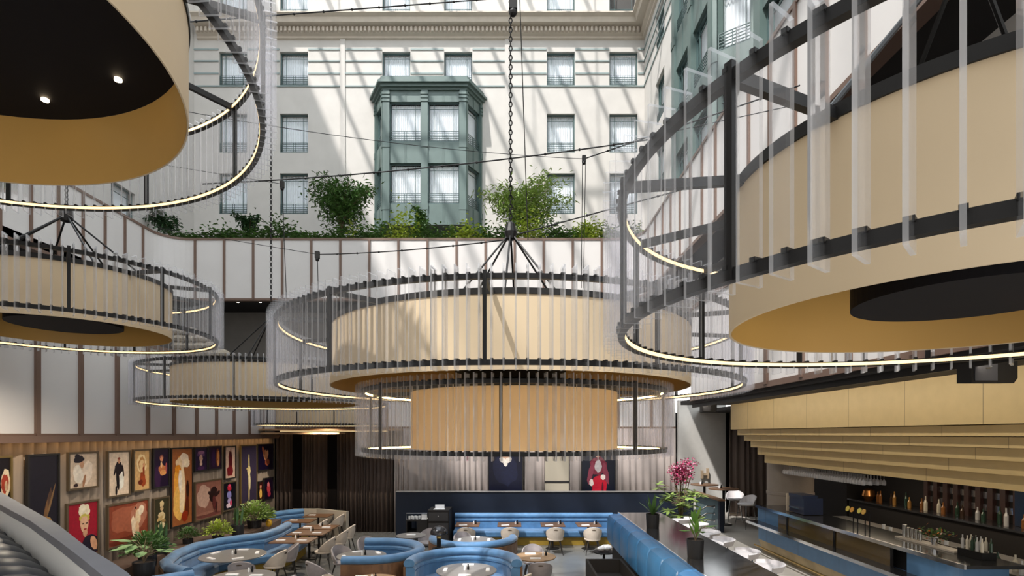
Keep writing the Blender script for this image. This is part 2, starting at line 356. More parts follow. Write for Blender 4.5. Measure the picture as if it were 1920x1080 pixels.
cn = ['first', 'second', 'third', 'fourth', 'fifth', 'sixth']
rn = ['top row above the cornice', 'striped row under the cornice', 'row level with the upper bay window', 'row level with the lower bay window', 'lowest row just above the planter']
holes = []; ww = 1.42
for i, c in enumerate(cols):
    for j, (z, h) in enumerate(rows):
        if i in (2, 3) and j in (2, 3, 4): continue
        holes.append((c - ww / 2, c + ww / 2, z, z + h))
wl = holed_wall(MB(), -16.1, 6.7, 8, 31, holes, .34)
wl.T = None
fac = wl.build('wall_facade_back', m_stone, None, label='cream hotel facade facing the courtyard', cat='wall', kind='structure', loc=(0, D, 0))
for i, c in enumerate(cols):
    for j, (z, h) in enumerate(rows):
        if i in (2, 3) and j in (2, 3, 4): continue
        window(ww, h, (c, D, z), 0, '%s window from the left in the %s' % (cn[i], rn[j]), rail=True, open_=(i == 5 and j == 0))
# stripes, pilasters, cornice
b = MB()
for k, py in enumerate((93, 115, 138, 162)):
    z = fz(py); edges = [-16.1] + sum([[c - ww / 2 - .02, c + ww / 2 + .02] for c in cols], []) + [6.7]
    if k == 3: edges = [-16.1, 6.7]
    for a, e in zip(edges[::2], edges[1::2]):
        b.box(a, e, D - .04, D + .01, z - .035, z + .035)
S(b, 'trim_4', m_stripe, 'thin grey green bands across the cream facade', 'trim')
b = MB()
for px in (643, 951): b.box(fx(px) - .12, fx(px) + .12, D - .06, D + .01, 11, fz(75))
S(b, 'trim_5', m_stone, 'flat cream pilaster strips on the facade', 'trim')
b = MB(); b.sweep([(-15.9, D, 0), (6.7, D, 0)], [(0, fz(76)), (.10, fz(74)), (.10, fz(70)), (.22, fz(67)), (.24, fz(58)), (.55, fz(56)), (.6, fz(48)), (.75, fz(44)), (.75, fz(42)), (0, fz(40))], True)
x = -15.8
while x < 6.6: b.box(x, x + .11, D - .36, D - .2, fz(67), fz(59)); x += .21
co = S(b, 'trim_6', m_stone2, 'cream stone cornice with dentils across the facade', 'trim')
b = MB(); b.sweep([(6.7, D, 0), (6.7, 1, 0)], [(0, fz(76)), (.10, fz(74)), (.10, fz(70)), (.22, fz(67)), (.24, fz(58)), (.55, fz(56)), (.6, fz(48)), (.75, fz(44)), (.75, fz(42)), (0, fz(40))], True)
S(b, 'trim_7', m_stone2, 'cream cornice along the right wing', 'trim')
# right wing, local x -> -y  (rz=-90)
def bay(name, label, loc, rz, W, w, p, storeys, zt, zb, mid=True):
    root = thing(name, label, 'bay window', loc, rz, None, 'structure')
    A, B, C, Dd = Vector((-W / 2, 0)), Vector((-w / 2, -p)), Vector((w / 2, -p)), Vector((W / 2, 0))
    sh = MB()
    for (a, c, n) in ((A, B, 1), (B, C, 2), (C, Dd, 1)):
        L = (c - a).length; ang = math.atan2(c.y - a.y, c.x - a.x)
        T = Matrix.Translation((a.x, a.y, 0)) @ Matrix.Rotation(ang, 4, 'Z'); sh.T = T
        pw = .22 if n == 1 else .32
        cells = [(pw if n == 2 else .12, L - (pw if n == 2 else .12))] if n == 1 else [(pw, L / 2 - .16), (L / 2 + .16, L - pw)]
        zs = [zb] + sum([[s0, s1] for s0, s1 in storeys], []) + [zt]
        # pilasters
        for x0, x1 in ([(0, cells[0][0]), (cells[0][1], L)] if n == 1 else [(0, cells[0][0]), (cells[0][1], cells[1][0]), (cells[1][1], L)]):
            sh.box(x0, x1, -.04, .3, zb, zt)
            for zq in (zt - .1, zt - .27, zt - .44): sh.box(x0 - .02, x1 + .02, -.075, 0, zq - .11, zq)
            for s0, s1 in storeys: sh.box(x0 - .015, x1 + .015, -.06, 0, s0 - .3, s0 - .0)
        for x0, x1 in cells:
            for q in range(0, len(zs) - 1, 2):
                sh.box(x0, x1, .03, .3, zs[q], zs[q + 1])
                if zs[q + 1] - zs[q] > .4:
                    mx = (x0 + x1) / 2
                    for o in (-.05, .03): sh.box(mx + o, mx + o + .02, .015, .04, zs[q] + .02, zs[q + 1] - .02)
            for s0, s1 in storeys:
                wx = x1 - x0
                c_ = T @ Vector(((x0 + x1) / 2, .0, s0)); window(round(wx, 2), round(s1 - s0, 2), c_, ang, None, parent=root)
    sh.T = None
    sh.build('bay_shell', m_green, root)
    def poly(o): return [(-W / 2 - o, .0, 0), (-w / 2 - o * .6, -p - o, 0), (w / 2 + o * .6, -p - o, 0), (W / 2 + o, .0, 0)]
    cn_ = MB()
    for o, z0, z1 in ((.05, zt, zt + .12), (.16, zt + .12, zt + .26), (.28, zt + .26, zt + .38), (.20, zt + .38, zt + .42), (.12, zt + .42, zt + .62)):
        q = poly(o); cn_.add([(x, y, z0) for x, y, _ in q] + [(x, y, z1) for x, y, _ in q], [(3, 2, 1, 0), (4, 5, 6, 7), (0, 1, 5, 4), (1, 2, 6, 5), (2, 3, 7, 6), (3, 0, 4, 7)])
    q = poly(.0); cn_.add([(x, y, zb - .1) for x, y, _ in q] + [(x, y, zb) for x, y, _ in q], [(3, 2, 1, 0), (4, 5, 6, 7), (0, 1, 5, 4), (1, 2, 6, 5), (2, 3, 7, 6), (3, 0, 4, 7)])
    cn_.build('bay_cornice', m_green, root)
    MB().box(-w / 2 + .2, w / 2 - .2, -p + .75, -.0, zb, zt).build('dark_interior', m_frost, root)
    return root
bay('window_bay', 'green painted two storey bay window on the cream back facade', (-4.24, D, 0), 0, 5.4, 4.03, 1.2, [(14.66, 16.65), (17.68, 19.62)], 20.15, 13.75)
# right wing holes
RX = 6.7
rh = [(z, h) for z, h in rows]
hol = []
for j, (z, h) in enumerate(rh[:4] + [(11.3 + 0, 0)]):
    if h: hol.append((-24.6 - .7, -24.6 + .7, z, z + h))
rw = holed_wall(MB(), -D, -1, 8, 31, hol, .34)
rwo = rw.build('wall_facade_right', m_stone, None, label='sunlit cream right wing of the hotel', cat='wall', kind='structure', loc=(RX, 0, 0), rz=R(-90))
for j, (z, h) in enumerate(rh[:4]):
    window(1.4, h, (RX, 24.6, z), R(-90), 'right wing window in the corner, %s' % rn[j])
st3 = [(11.3, 13.3), (14.4, 16.3), (17.5, 19.4)]
bay('window_bay', 'tall green bay window nearest the corner on the right wing', (RX, 17.5, 0), R(-90), 5.2, 3.9, .95, st3, 21.5, 10.2)
bay('window_bay', 'nearer green bay window on the right wing behind the big right chandelier', (RX, 10.9, 0), R(-90), 5.2, 3.9, .95, st3, 21.5, 10.2)
b = MB()
for py in (93, 115, 138, 162): b.box(RX - .04, RX, 1, D, fz(py) - .035, fz(py) + .035)
S(b, 'trim_8', m_stripe, 'thin grey green bands along the right wing', 'trim')
# left wing, and an unseen wing added behind the camera to block the sun
hol = []
for yc in (22.5, 18.5, 14.5, 10.5, 6.5):
    for z, h in rows: hol.append((yc - .7, yc + .7, z, z + h))
lw = holed_wall(MB(), -12, D, 8, 34.9, hol, .34)
lw.build('wall_facade_left', m_stone, None, label='shaded cream left wing of the hotel', cat='wall', kind='structure', loc=(-16.1, 0, 0), rz=R(90))
for k, yc in enumerate((22.5, 18.5, 14.5)):
    for j, (z, h) in enumerate(rows): window(1.4, h, (-16.1, yc, z), R(90), 'left wing window, %s column from the corner, %s' % (cn[k], rn[j]))
S(MB().box(-16.1, 7.5, -12.2, -12, -2, 31.7), 'wall_behind_blocker', m_stone, 'unseen cream wing added behind the viewer to block the sun', 'wall')
# roof rafters over the courtyard
RF = MB(); x = -15.5
while x < 6.7:
    RF.box(x - .06, x + .06, -12, D, 29.6, 29.9); x += 1.45
RF.build('roof_rafters', M('white_steel', (.6, .6, .6), .5), None, label='steel rafters of the glass courtyard roof', cat='roof', kind='structure')
TR = MB()
for y in (-6, -1, 4, 9, 14, 19, 24):
    TR.box(-16, 6.7, y - .04, y + .04, 29.3, 29.6)
    for k in range(7): TR.bar((-16 + k * 3.24, y - 2.5, 29.5), (-16 + (k + 1) * 3.24, y + 2.5, 29.5), .07, .09)
TR.build('roof_trusses', M('white_steel'), None, label='cross trusses of the glass courtyard roof', cat='roof', kind='structure')
# carved stone block on the lower roof
b = MB()
for k in range(7):
    for q in range(8 - k):
        b.ball((-13.2 + q * .42, 21.6, LZ1 + .27 + k * .29), (.30, .35, .19), 10, 6)
b.build('carved_stones', M('carved_sandstone', (.42, .36, .28), .9, noise=.4, ns=6, bump=.6), None, label='stepped pile of carved sandstone on the lower roof', cat='stone carving')
#PART2
# ------------------------------------------------------------------ chandeliers
RIGHT_OF = {}
def chandelier(label, cx, cyy, Rr, hb, ht, nfin, nspoke=12, ph=0., gap=.62, rdisc=.7, hub=None, lights=False, drum=m_tan, chain_top=30., cat='chandelier', led=None, rods=False, lamp=30, nphi=-4):
    """ring chandelier: two black rings carrying clear acrylic fins round a tan drum. hb, ht: ring heights above the eye"""
    zb, zt = EYE + hb, EYE + ht; r = Rr - gap
    root = thing('ring_chandelier', label, cat, (cx, cyy, 0))
    for z, nm in ((zb, 'lower_ring'), (zt, 'upper_ring')):
        MB().lathe([(Rr - .02, z - .023), (Rr + .02, z - .023), (Rr + .02, z + .023), (Rr - .02, z + .023)], n=128, closed=True).build(nm, m_black, root)
        MB().lathe([(Rr - .0235, z - .012), (Rr - .0205, z - .012), (Rr - .0205, z + .014), (Rr - .0235, z + .014)], n=128, closed=True).build('led_strip', led or m_led, root)
    db, dt = zb + .012, zt + .01
    MB().lathe([(r - .012, db), (r, db), (r, dt), (r - .012, dt)], n=128, closed=True).build('drum_shade', drum, root, True)
    MB().lathe([(r - .014, db + .004), (r - .014, dt - .07)], n=128).build('drum_lining', m_gold, root, True)
    MB().lathe([(r + .012, dt), (r + .012, dt + .06), (r - .04, dt + .06), (r - .04, dt)], n=128, closed=True).build('rim_band', m_black, root)
    MB().lathe([(r - .015, dt - .07), (0, dt - .07), (0, dt - .03), (r - .015, dt - .03)], n=96).build('drum_ceiling', m_inner, root)
    if rdisc: MB().lathe([(0, db + .10), (rdisc, db + .10), (rdisc, dt - .08)], n=64).build('dark_core', m_inner, root)
    for k in range(nspoke):
        a = R(ph + nphi + 360 / nspoke * k - 90); ca, sa = math.cos(a), math.sin(a)
        MB().box(-.016, .016, -.03, .0, zb - .025, zt + .06).build('post', m_black, root, loc=(ca * (Rr + .0), sa * (Rr + .0), 0), rz=a - R(90)) if False else link('post', POST(zb, zt), root, loc=(ca * (Rr + .012), sa * (Rr + .012), 0), rz=a)
        sp = MB().bar((ca * r, sa * r, zt + .03), (ca * Rr, sa * Rr, zt + .0), .035, .05)
        sp.build('spoke', m_black, root)
    # fins
    key = (round(zb, 2), round(zt, 2)); f0, f1 = zb - .068, zt + .082
    fin = MB(); x0, x1, t = -.022, .108, .0075
    def finpiece(mb):
        n0 = len(mb.f)
        mb.box(x0, x1, -t, t, f0, f1)
        mb.m[n0:] = [1, 1, 0, 1, 0, 1]   # bottom, top, side, end, side, end
        return mb
    fme = finpiece(MB())
    for z in (zb, zt):
        fme.mi = 2; fme.box(-.03, .03, -.011, .011, z + .016, z + .034)
    fmesh = fme.mesh('fin', [m_fin, m_finedge, m_black])
    angs = [math.tau * (k + .5) / nfin for k in range(nfin)]
    def show(a):
        x, y = cx + Rr * math.cos(a), cyy + Rr * math.sin(a)
        if y < .3: return -1
        px = 960 + F * x / y
        if px < -20 or px > 1940: return -1 + .001 / y
        return 1 / y
    angs.sort(key=show, reverse=True); rest = MB()
    for i, a in enumerate(angs):
        if i < 100: link('fin', fmesh, root, loc=(Rr * math.cos(a), Rr * math.sin(a), 0), rz=a)
        else:
            rest.T = Matrix.Translation((Rr * math.cos(a), Rr * math.sin(a), 0)) @ Matrix.Rotation(a, 4, 'Z'); rest.mi = 0; finpiece(rest)
            rest.mi = 2; rest.box(-.03, .03, -.011, .011, zb + .016, zb + .034); rest.box(-.03, .03, -.011, .011, zt + .016, zt + .034)
    if rest.f: rest.build('far_fins', [m_fin, m_finedge, m_black], root, kind='stuff')
    if rdisc and lamp:
        ll = bpy.data.lights.new('core_fill', 'SPOT'); ll.spot_size = R(150); ll.spot_blend = .6; ll.shadow_soft_size = 0.0; ll.energy = lamp * 9; ll.color = (1, .86, .68)  # unseen spot added under the dark core to brighten the tables below
        lo = bpy.data.objects.new('core_fill', ll); COL.objects.link(lo); lo.location = (cx, cyy, db + .09)
    if lights:
        for k in range(12):
            a = R(27 + 30 * k); MB().lathe([(0, 0), (.03, 0), (.03, .02), (0, .02)], (1.82 * math.cos(a), 1.82 * math.sin(a), dt - .092), 12).build('downlight', m_down, root)
    if rods:
        for k in range(4):
            a = R(45 + 90 * k); MB().tube([(.4 * math.cos(a), .4 * math.sin(a), dt - .05), (.4 * math.cos(a), .4 * math.sin(a), EYE + .725)], .012, 6).build('hanging_rod', m_black, root)
    if hub:
        hz = EYE + hub
        MB().lathe([(0, -.12), (.07, -.1), (.09, .0), (.06, .12), (0, .16)], (0, 0, hz), 12).build('hub', m_black, root)
        for k in range(6):
            a = R(25 + 60 * k); MB().tube([(0, 0, hz), (1.15 * math.cos(a), 1.15 * math.sin(a), dt + .05)], .014, 6).build('hanging_rod', m_black, root)
        ch = MB(); z = hz + .16; k = 0; L = .066
        while z < chain_top:
            vs = []; n1, n2 = 8, 4
            for i in range(n1):
                g = math.tau * i / n1; c0 = Vector((.022 * math.cos(g), 0, L * .62 * math.sin(g)))
                for j in range(n2):
                    h = math.tau * j / n2; d = c0.normalized() * .009 * math.cos(h) + Vector((0, 1, 0)) * .009 * math.sin(h); q = c0 + d
                    vs.append((q.x, q.y, q.z + z) if k % 2 else (q.y, q.x, q.z + z))
            ch.add(vs, [(i * n2 + j, ((i + 1) % n1) * n2 + j, ((i + 1) % n1) * n2 + (j + 1) % n2, i * n2 + (j + 1) % n2) for i in range(n1) for j in range(n2)])
            z += L; k += 1
        ch.build('chain', m_black, root)
    return root
_post = {}
def POST(zb, zt):
    k = (round(zb, 3), round(zt, 3))
    if k not in _post: _post[k] = MB().box(-.014, .016, -.017, .017, zb - .024, zt + .05).mesh('post', m_black)
    return _post[k]
chandelier('largest ring chandelier hanging on a chain in the centre of the hall', -.02, 7.69, 3.05, .615, 1.351, 192, hub=2.86, rdisc=.78, lamp=0)
chandelier('smaller ring chandelier hung directly beneath the large central one', .03, 7.65, 2.05, -.21, .55, 144, nspoke=8, rdisc=.5, nphi=-4, led=M('bright_warm_led_strip', (.8, .6, .3), .5, emit=(1.0, .62, .22), es=14), rods=True)
chandelier('ring chandelier overhead at top left seen from below with lit downlights', -4.477, 3.278, 2.70, 2.479, 3.208, 170, rdisc=0, lights=True, gap=.53, hub=4.6, nphi=-10)
chandelier('ring chandelier at the left below the overhead one', -6.54, 7.97, 1.94, 1.482, 2.196, 122, rdisc=.69, hub=3.22, nphi=40)
chandelier('nearest ring chandelier at the right with the widest spaced clear fins', 2.40, 2.853, 1.79, .589, 1.323, 98, rdisc=.53, hub=2.6, nphi=-32)
chandelier('low ring chandelier at the left, half hidden behind the central one', -5.636, 12.70, 2.63, .694, 1.423, 165, rdisc=.85, hub=2.75, nphi=-20)
chandelier('farthest ring chandelier near the dark back curtain', -6.2, 17.62, 1.95, .29, 1.02, 128, rdisc=.6, nphi=0)
# cables across the courtyard (each a sagging wire between two points)
def wire(label, a, b, r=.012, sag=.0, clips=True):
    a, b = Vector(a), Vector(b); pts = [a.lerp(b, t / 12) - Vector((0, 0, sag * 4 * (t / 12) * (1 - t / 12))) for t in range(13)]
    m = MB().tube(pts, r, 6)
    o = m.build('cable', m_black, None, label=label, cat='cable', group='overhead cables')
    if clips:
        n = int((b - a).length / .55)
        for i in range(1, n): p = a.lerp(b, i / n); t = i / n; p.z -= sag * 4 * t * (1 - t); MB().ball(p, (r * 2.2, r * 2.2, r * 2), 6, 4).build('cable_clip', m_black, o)
def P(px, py, d): return ((px - 960) * d / F, d, EYE + (Y0 - py) * d / F)
wire('thick cable crossing high over the cornice', P(300, 45, 9), P(975, -6, 12), .012)
wire('thin wire sloping down across the bay window to the right pulley', P(300, 200, 10), P(1095, 298, 12), .006, .15, False)
wire('thick cable rising to the right in front of the bay window', P(380, 345, 9), P(1215, 262, 9), .011, .1)
wire('short thick cable from the right pulley to the right chandelier', P(1095, 298, 12), P(1500, 160, 9), .012)
wire('cable from the left pulley along the white panels', P(596, 477, 11), P(960, 448, 8.4), .010, .05)
wire('cable rising from the central hub to the right', P(968, 440, 8.4), P(1300, 350, 8.4), .010)
wire('thin sloping wire left of the central chandelier', P(300, 428, 13), P(596, 477, 11), .006, 0, False)
wire('thin vertical cable just right of the central chain', P(974, -20, 10), P(990, 450, 10), .010, 0, False)
wire('left of the two vertical cables hanging from the right pulley', P(1092, 300, 12), P(1090, 540, 12), .008, 0, False)
wire('right of the two vertical cables hanging from the right pulley', P(1098, 300, 12), P(1094, 540, 12), .008, 0, False)
wire('vertical cable hanging from the pulley near the left windows', P(529, 345, 12), P(537, 560, 12), .008, 0, False)
wire('vertical cable hanging from the pulley over the white panels', P(595, 477, 12), P(597, 560, 12), .008, 0, False)
wire('thin sloping wire high at the left', P(250, 300, 12), P(529, 345, 12), .006, 0, False)
wire('front wire of the two crossing the right wing', P(1190, 262, 10), P(1500, 195, 7), .006, 0, False)
for lb, p in (('small black pulley where the right cables meet', P(1095, 298, 12)), ('small black pulley by the left windows', P(529, 346, 12)), ('small black pulley over the white panels', P(595, 478, 11)), ('black chain hoist at the top of the central chain', P(962, 6, 7.69))):
    s = .07 if 'hoist' not in lb else .10
    b_ = MB().box(p[0] - s * .6, p[0] + s * .6, p[1] - s * .5, p[1] + s * .5, p[2] - s, p[2] + s); b_.ball((p[0], p[1], p[2] - s * 1.3), s * .6, 8, 6)
    b_.build('cable_pulley', m_black, None, label=lb, cat='pulley')

# ------------------------------------------------------------------ roof garden
def foliage(n, cen, rad, L, w, up=.3, shell=.4, seed=0):
    mb = MB(); rnd = random.Random(seed)
    for _ in range(n):
        while True:
            v = Vector((rnd.uniform(-1, 1), rnd.uniform(-1, 1), rnd.uniform(-1, 1)))
            if shell < v.length < 1: break
        p = Vector(cen) + Vector((v.x * rad[0], v.y * rad[1], v.z * rad[2])); d = v + Vector((rnd.uniform(-.5, .5), rnd.uniform(-.5, .5), up + rnd.uniform(-.4, .4)))
        mb.leaf(p, d, L * rnd.uniform(.6, 1.3), w * rnd.uniform(.7, 1.2), rnd.uniform(0, .5))
    return mb
def shrub(label, px, py_top, py_bot, d, wpx, mat, n=900, L=.16, w=.07, seed=0, stems=5, cat='shrub', spiky=0):
    z0 = EYE + (Y0 - py_bot) * d / F; z1 = EYE + (Y0 - py_top) * d / F; x = (px - 960) * d / F; hw = wpx * d / F / 2; h = z1 - z0
    root = thing('roof_shrub', label, cat, (x, d, z0)); rnd = random.Random(seed); st = MB(); lf = MB()
    for s in range(stems):
        a = rnd.uniform(0, math.tau); reach = rnd.uniform(.3, 1) * hw; top = h * rnd.uniform(.65, 1.0)
        pts = [Vector((reach * math.cos(a) * t * t, .5 * reach * math.sin(a) * t, top * (t - .12 * t * t * (reach / max(hw, .01))))) for t in [i / 8 for i in range(9)]]
        st.tube(pts, .02, 5, rr=[.022 * (1 - .07 * i) for i in range(9)])
        m = n // stems
        for _ in range(m):
            t = rnd.uniform(.25, 1) ** .8 * 7.99; i = int(t); p = pts[i].lerp(pts[i + 1], t - i)
            spread = hw * .5 * (1 - .55 * (t / 8)) * (1 + spiky)
            p = p + Vector((rnd.gauss(0, spread * .5), rnd.gauss(0, spread * .4), rnd.gauss(0, spread * .3)))
            d_ = Vector((rnd.uniform(-1, 1), rnd.uniform(-1, 1), rnd.uniform(-.4, .7))); lf.leaf(p, d_, L * rnd.uniform(.6, 1.3), w, rnd.uniform(0, .5))
    st.build('stem', m_stem, root); lf.build('foliage', mat, root)
    return root
shrub('large feathery dark shrub on the roof garden left of the bay window', 640, 315, 446, 24.2, 150, m_leafA, 3600, .24, .08, 1, 16)
shrub('tall light green bamboo on the roof garden behind the central chain', 985, 318, 448, 24.2, 185, m_leafB, 3800, .28, .06, 2, 16)
shrub('small upright bush in front of the bay window', 790, 380, 446, 24.6, 44, m_leafA, 700, .2, .08, 3, 4)
shrub('conical pale green shrub at the right end of the roof garden', 1105, 420, 455, 24.0, 60, m_leafY, 600, .2, .08, 4, 4)
shrub('dark rounded bush at the far left of the roof garden', 318, 392, 446, 23.8, 80, m_leafD, 1100, .2, .08, 5, 6)
shrub('dark bush in the roof garden between the left windows', 470, 398, 446, 23.8, 60, m_leafD, 800, .2, .08, 6, 5)
gc = MB(); rnd = random.Random(9)
for i in range(8000):
    x = rnd.uniform(-14.6, 5.6); y = rnd.uniform(23.12, 23.8); hgt = .28 + .22 * math.sin(x * 1.7) * math.sin(x * .6 + 1) + (.12 if x > -7 else 0)
    gc.mi = 1 if math.sin(x * 2.3) + rnd.uniform(-.8, .8) > .2 and x > -7 else 0
    gc.leaf((x, y, UZ1 + .16 + abs(rnd.gauss(0, 1)) * max(.16, hgt) * 1.0), (rnd.uniform(-1, 1), rnd.uniform(-1, .6), rnd.uniform(.0, .9)), .24, .10, .5)
gc.build('ground_cover', [m_leafA, m_leafY], None, label='dense low green planting along the rim of the roof garden', cat='plants', kind='stuff')
#PART3
# ------------------------------------------------------------------ pictures
def lin(h): return tuple(((int(h[i:i + 2], 16) / 255) ** 2.2) for i in (0, 2, 4))
def pm(h): return M('print_' + h, lin(h), .35, noise=.22, ns=14)
def framed(label, px0, px1, py0, py1, bgc, shapes, frame=None, X=None, cat='framed photograph', d=None, fw=.035):
    """picture hung on the plane x = -8.4 (left curtain) or facing the viewer at depth d. shapes: (colour, kind, u, v, ru, rv, angle)"""
    if d is None:
        X = -8.44; d0, d1 = onX(px0, X), onX(px1, X); dm = (d0 + d1) / 2; pm_ = 960 + F * X / dm
        z1, z0 = zz(py0, dm), zz(py1, dm); w = d1 - d0; loc = (X, dm, z0); rz = R(90)
    else:
        w = (px1 - px0) * d / F; z1, z0 = zz(py0, d), zz(py1, d); loc = (((px0 + px1) / 2 - 960) * d / F, d, z0); rz = 0
    h = z1 - z0; root = thing('framed_photograph', label, cat, loc, rz, 'photographs on the curtain' if d is None else 'photographs on the back curtain')
    f = MB(); t = fw
    f.box(-w / 2, w / 2, -.05, .0, 0, t).box(-w / 2, w / 2, -.05, .0, h - t, h).box(-w / 2, -w / 2 + t, -.05, .0, t, h - t).box(w / 2 - t, w / 2, -.05, .0, t, h - t)
    f.build('frame', frame or M('bronze_frame', (.10, .07, .04), .4), root)
    m = MB(); mats = [pm(bgc)]; t *= .9
    m.box(-w / 2 + t, w / 2 - t, -.03, -.005, t, h - t); k = 0
    for sh in shapes:
        c, u, v, ru, rv = sh[:5]; an = R(sh[5]) if len(sh) > 5 else 0; k += 1
        mt = pm(c)
        if mt not in mats: mats.append(mt)
        m.mi = mats.index(mt); n = 18; vs = []; rr = random.Random(k + int(u * 100))
        for i in range(n):
            g = math.tau * i / n; q = 1 + rr.uniform(-.13, .13); x = ru * w * math.cos(g) * q; z = rv * h * math.sin(g) * q
            x, z = x * math.cos(an) - z * math.sin(an), x * math.sin(an) + z * math.cos(an)
            X_ = min(w / 2 - t, max(-w / 2 + t, -w / 2 + u * w + x)); Z_ = min(h - t, max(t, (1 - v) * h + z)); vs.append((X_, -.031 - .0008 * k, Z_))
        m.add(vs, [tuple(range(n))])
    m.build('print', mats, root)
    return root
def figure(skin, top, low, u=.5, s=1., hair='2a1a12'):
    return [(low, u, .72, .13 * s, .20 * s), (low, u + .02, .86, .17 * s, .10 * s), (top, u, .46, .13 * s, .14 * s), (skin, u, .36, .04 * s, .05 * s), (top, u - .13 * s, .48, .04 * s, .12 * s, -25), (skin, u + .14 * s, .45, .03 * s, .12 * s, 25), (skin, u, .27, .065 * s, .055 * s), (hair, u, .22, .08 * s, .045 * s)]
bf = M('black_frame', (.02, .018, .016), .4); gf = M('old_gold_frame', (.28, .19, .07), .4, .6)
framed('partly hidden photograph of a cream and red ruffle at the far left', -22, 19, 855, 960, '1c1418', [('e8d2b0', .7, .50, .26, .24), ('a8402c', .66, .50, .17, .17), ('d8b48c', .72, .55, .07, .1)], gf)
framed('tall dark photograph of brown feathers rising from the bottom corner', 47, 108, 851, 1010, '221e28', [('5a4234', .62, .62, .07, .22, -14), ('8a6a48', .72, .58, .03, .22, -18), ('7c5a3c', .56, .72, .05, .16, -8), ('b08c5c', .62, .84, .16, .09), ('d8b07c', .72, .93, .12, .05)], bf)
framed('upper pale photograph of a figure in a large black hat leaning on cream cloth', 124, 181, 847, 917, 'd8c0a8', [('f0dcc8', .62, .55, .18, .32, -10), ('241c24', .35, .20, .17, .09, 10), ('241c24', .3, .12, .08, .06), ('c89878', .45, .34, .07, .09), ('f0e4d4', .32, .6, .16, .25, 15), ('a87858', .52, .78, .04, .18, -12), ('3a2828', .25, .88, .07, .05)])
framed('red photograph of a blonde head with white flower headdress under the black hat one', 121, 182, 940, 1045, 'a01c30', [('241c2c', .72, .82, .30, .2), ('1e1620', .5, .93, .2, .1), ('f0e0c0', .55, .18, .17, .13), ('f4e8d0', .48, .13, .10, .08), ('c8b858', .54, .30, .16, .07), ('e0b090', .54, .42, .13, .15), ('d09c7c', .56, .56, .07, .08), ('3a2018', .49, .40, .03, .012), ('3a2018', .61, .40, .03, .012), ('a03038', .56, .50, .045, .014), ('d8a07c', .82, .78, .10, .14, 20)])
framed('photograph of a figure in a black jacket and white trousers on cream ground', 198, 241, 845, 931, 'e4ccb4', [('20161c', .5, .38, .16, .14), ('1c1418', .45, .62, .07, .22, 5), ('f4f0e4', .62, .66, .10, .20, -4), ('c89070', .5, .22, .055, .06), ('8a4030', .5, .17, .06, .025), ('20161c', .34, .42, .04, .12, -20), ('20161c', .68, .45, .03, .14, 8), ('1c1418', .38, .86, .04, .10)])
framed('small golden photograph of a rust dress by a doorway', 247, 279, 842, 921, 'd4a870', [('f0d4a0', .5, .34, .28, .22), ('c08850', .5, .37, .2, .18), ('e8c490', .5, .4, .16, .14), ('a04824', .55, .72, .16, .17, 12), ('904020', .6, .52, .06, .14), ('d89870', .6, .38, .05, .05), ('702c18', .42, .78, .14, .06)])
framed('dark violet photograph of a figure holding an orange bloom', 284, 315, 840, 915, '241430', [('3c2244', .3, .7, .2, .3), ('8c5048', .52, .24, .12, .07), ('d8906c', .52, .28, .09, .06), ('c87848', .55, .52, .22, .10), ('e8a060', .6, .62, .2, .07), ('b05858', .8, .5, .05, .14), ('f0c090', .5, .42, .06, .07)], bf)
framed('wide rust coloured photograph of a veiled dancer in pale cloth', 198, 276, 940, 1020, '8c4430', [('a86048', .45, .4, .4, .3), ('6c3020', .5, .9, .48, .09), ('b87860', .75, .35, .2, .3), ('ecd0a8', .72, .40, .07, .2, -8), ('f0d8b8', .62, .65, .06, .28, 8), ('e0b890', .70, .72, .05, .22), ('f4e0c4', .8, .25, .07, .12, -30), ('2c1814', .66, .2, .02, .05), ('d09070', .66, .25, .02, .05)])
framed('narrow olive photograph of a pale turbaned statue like figure', 285, 315, 932, 998, '3c3828', [('d8c090', .52, .20, .13, .09), ('c8a880', .52, .32, .10, .07), ('e0c898', .5, .55, .22, .13), ('c8a870', .4, .6, .2, .06, 20), ('e8d4a8', .5, .8, .2, .1), ('a88858', .6, .68, .16, .05)])
framed('tall photograph of a feathered golden figure on an orange ground', 318, 359, 839, 986, '9c5c34', [('e8a040', .4, .5, .26, .38), ('f0b860', .35, .7, .25, .22), ('f4d8b0', .5, .55, .14, .3), ('f0d8c0', .58, .16, .22, .09), ('e8c8a0', .35, .2, .15, .07), ('ffe8c8', .7, .2, .14, .06), ('e08c28', .3, .27, .14, .05), ('301408', .75, .55, .07, .13), ('5c2010', .73, .78, .09, .14), ('902c14', .62, .88, .14, .07), ('f4e4d0', .4, .42, .08, .14)], bf)
framed('small dark violet portrait with a curling headdress', 362, 387, 838, 884, '281838', [('5c3c64', .5, .3, .3, .1), ('d0a08c', .5, .48, .13, .16), ('8c5c7c', .5, .23, .25, .07), ('e0b8a0', .5, .68, .09, .14), ('4c2c54', .5, .86, .25, .1)], bf)
framed('small dark portrait lit orange from one side', 388, 413, 836, 881, '281430', [('804028', .72, .5, .16, .38), ('d89050', .76, .4, .08, .2), ('3c2048', .4, .5, .14, .36), ('e8a868', .75, .7, .06, .14)], bf)
framed('small pale photograph of a deep red gown', 419, 440, 836, 898, 'd8b4a0', [('5c1820', .52, .45, .17, .32), ('7c2028', .48, .75, .28, .16), ('401018', .54, .25, .10, .1), ('c89078', .54, .14, .07, .04)], bf)
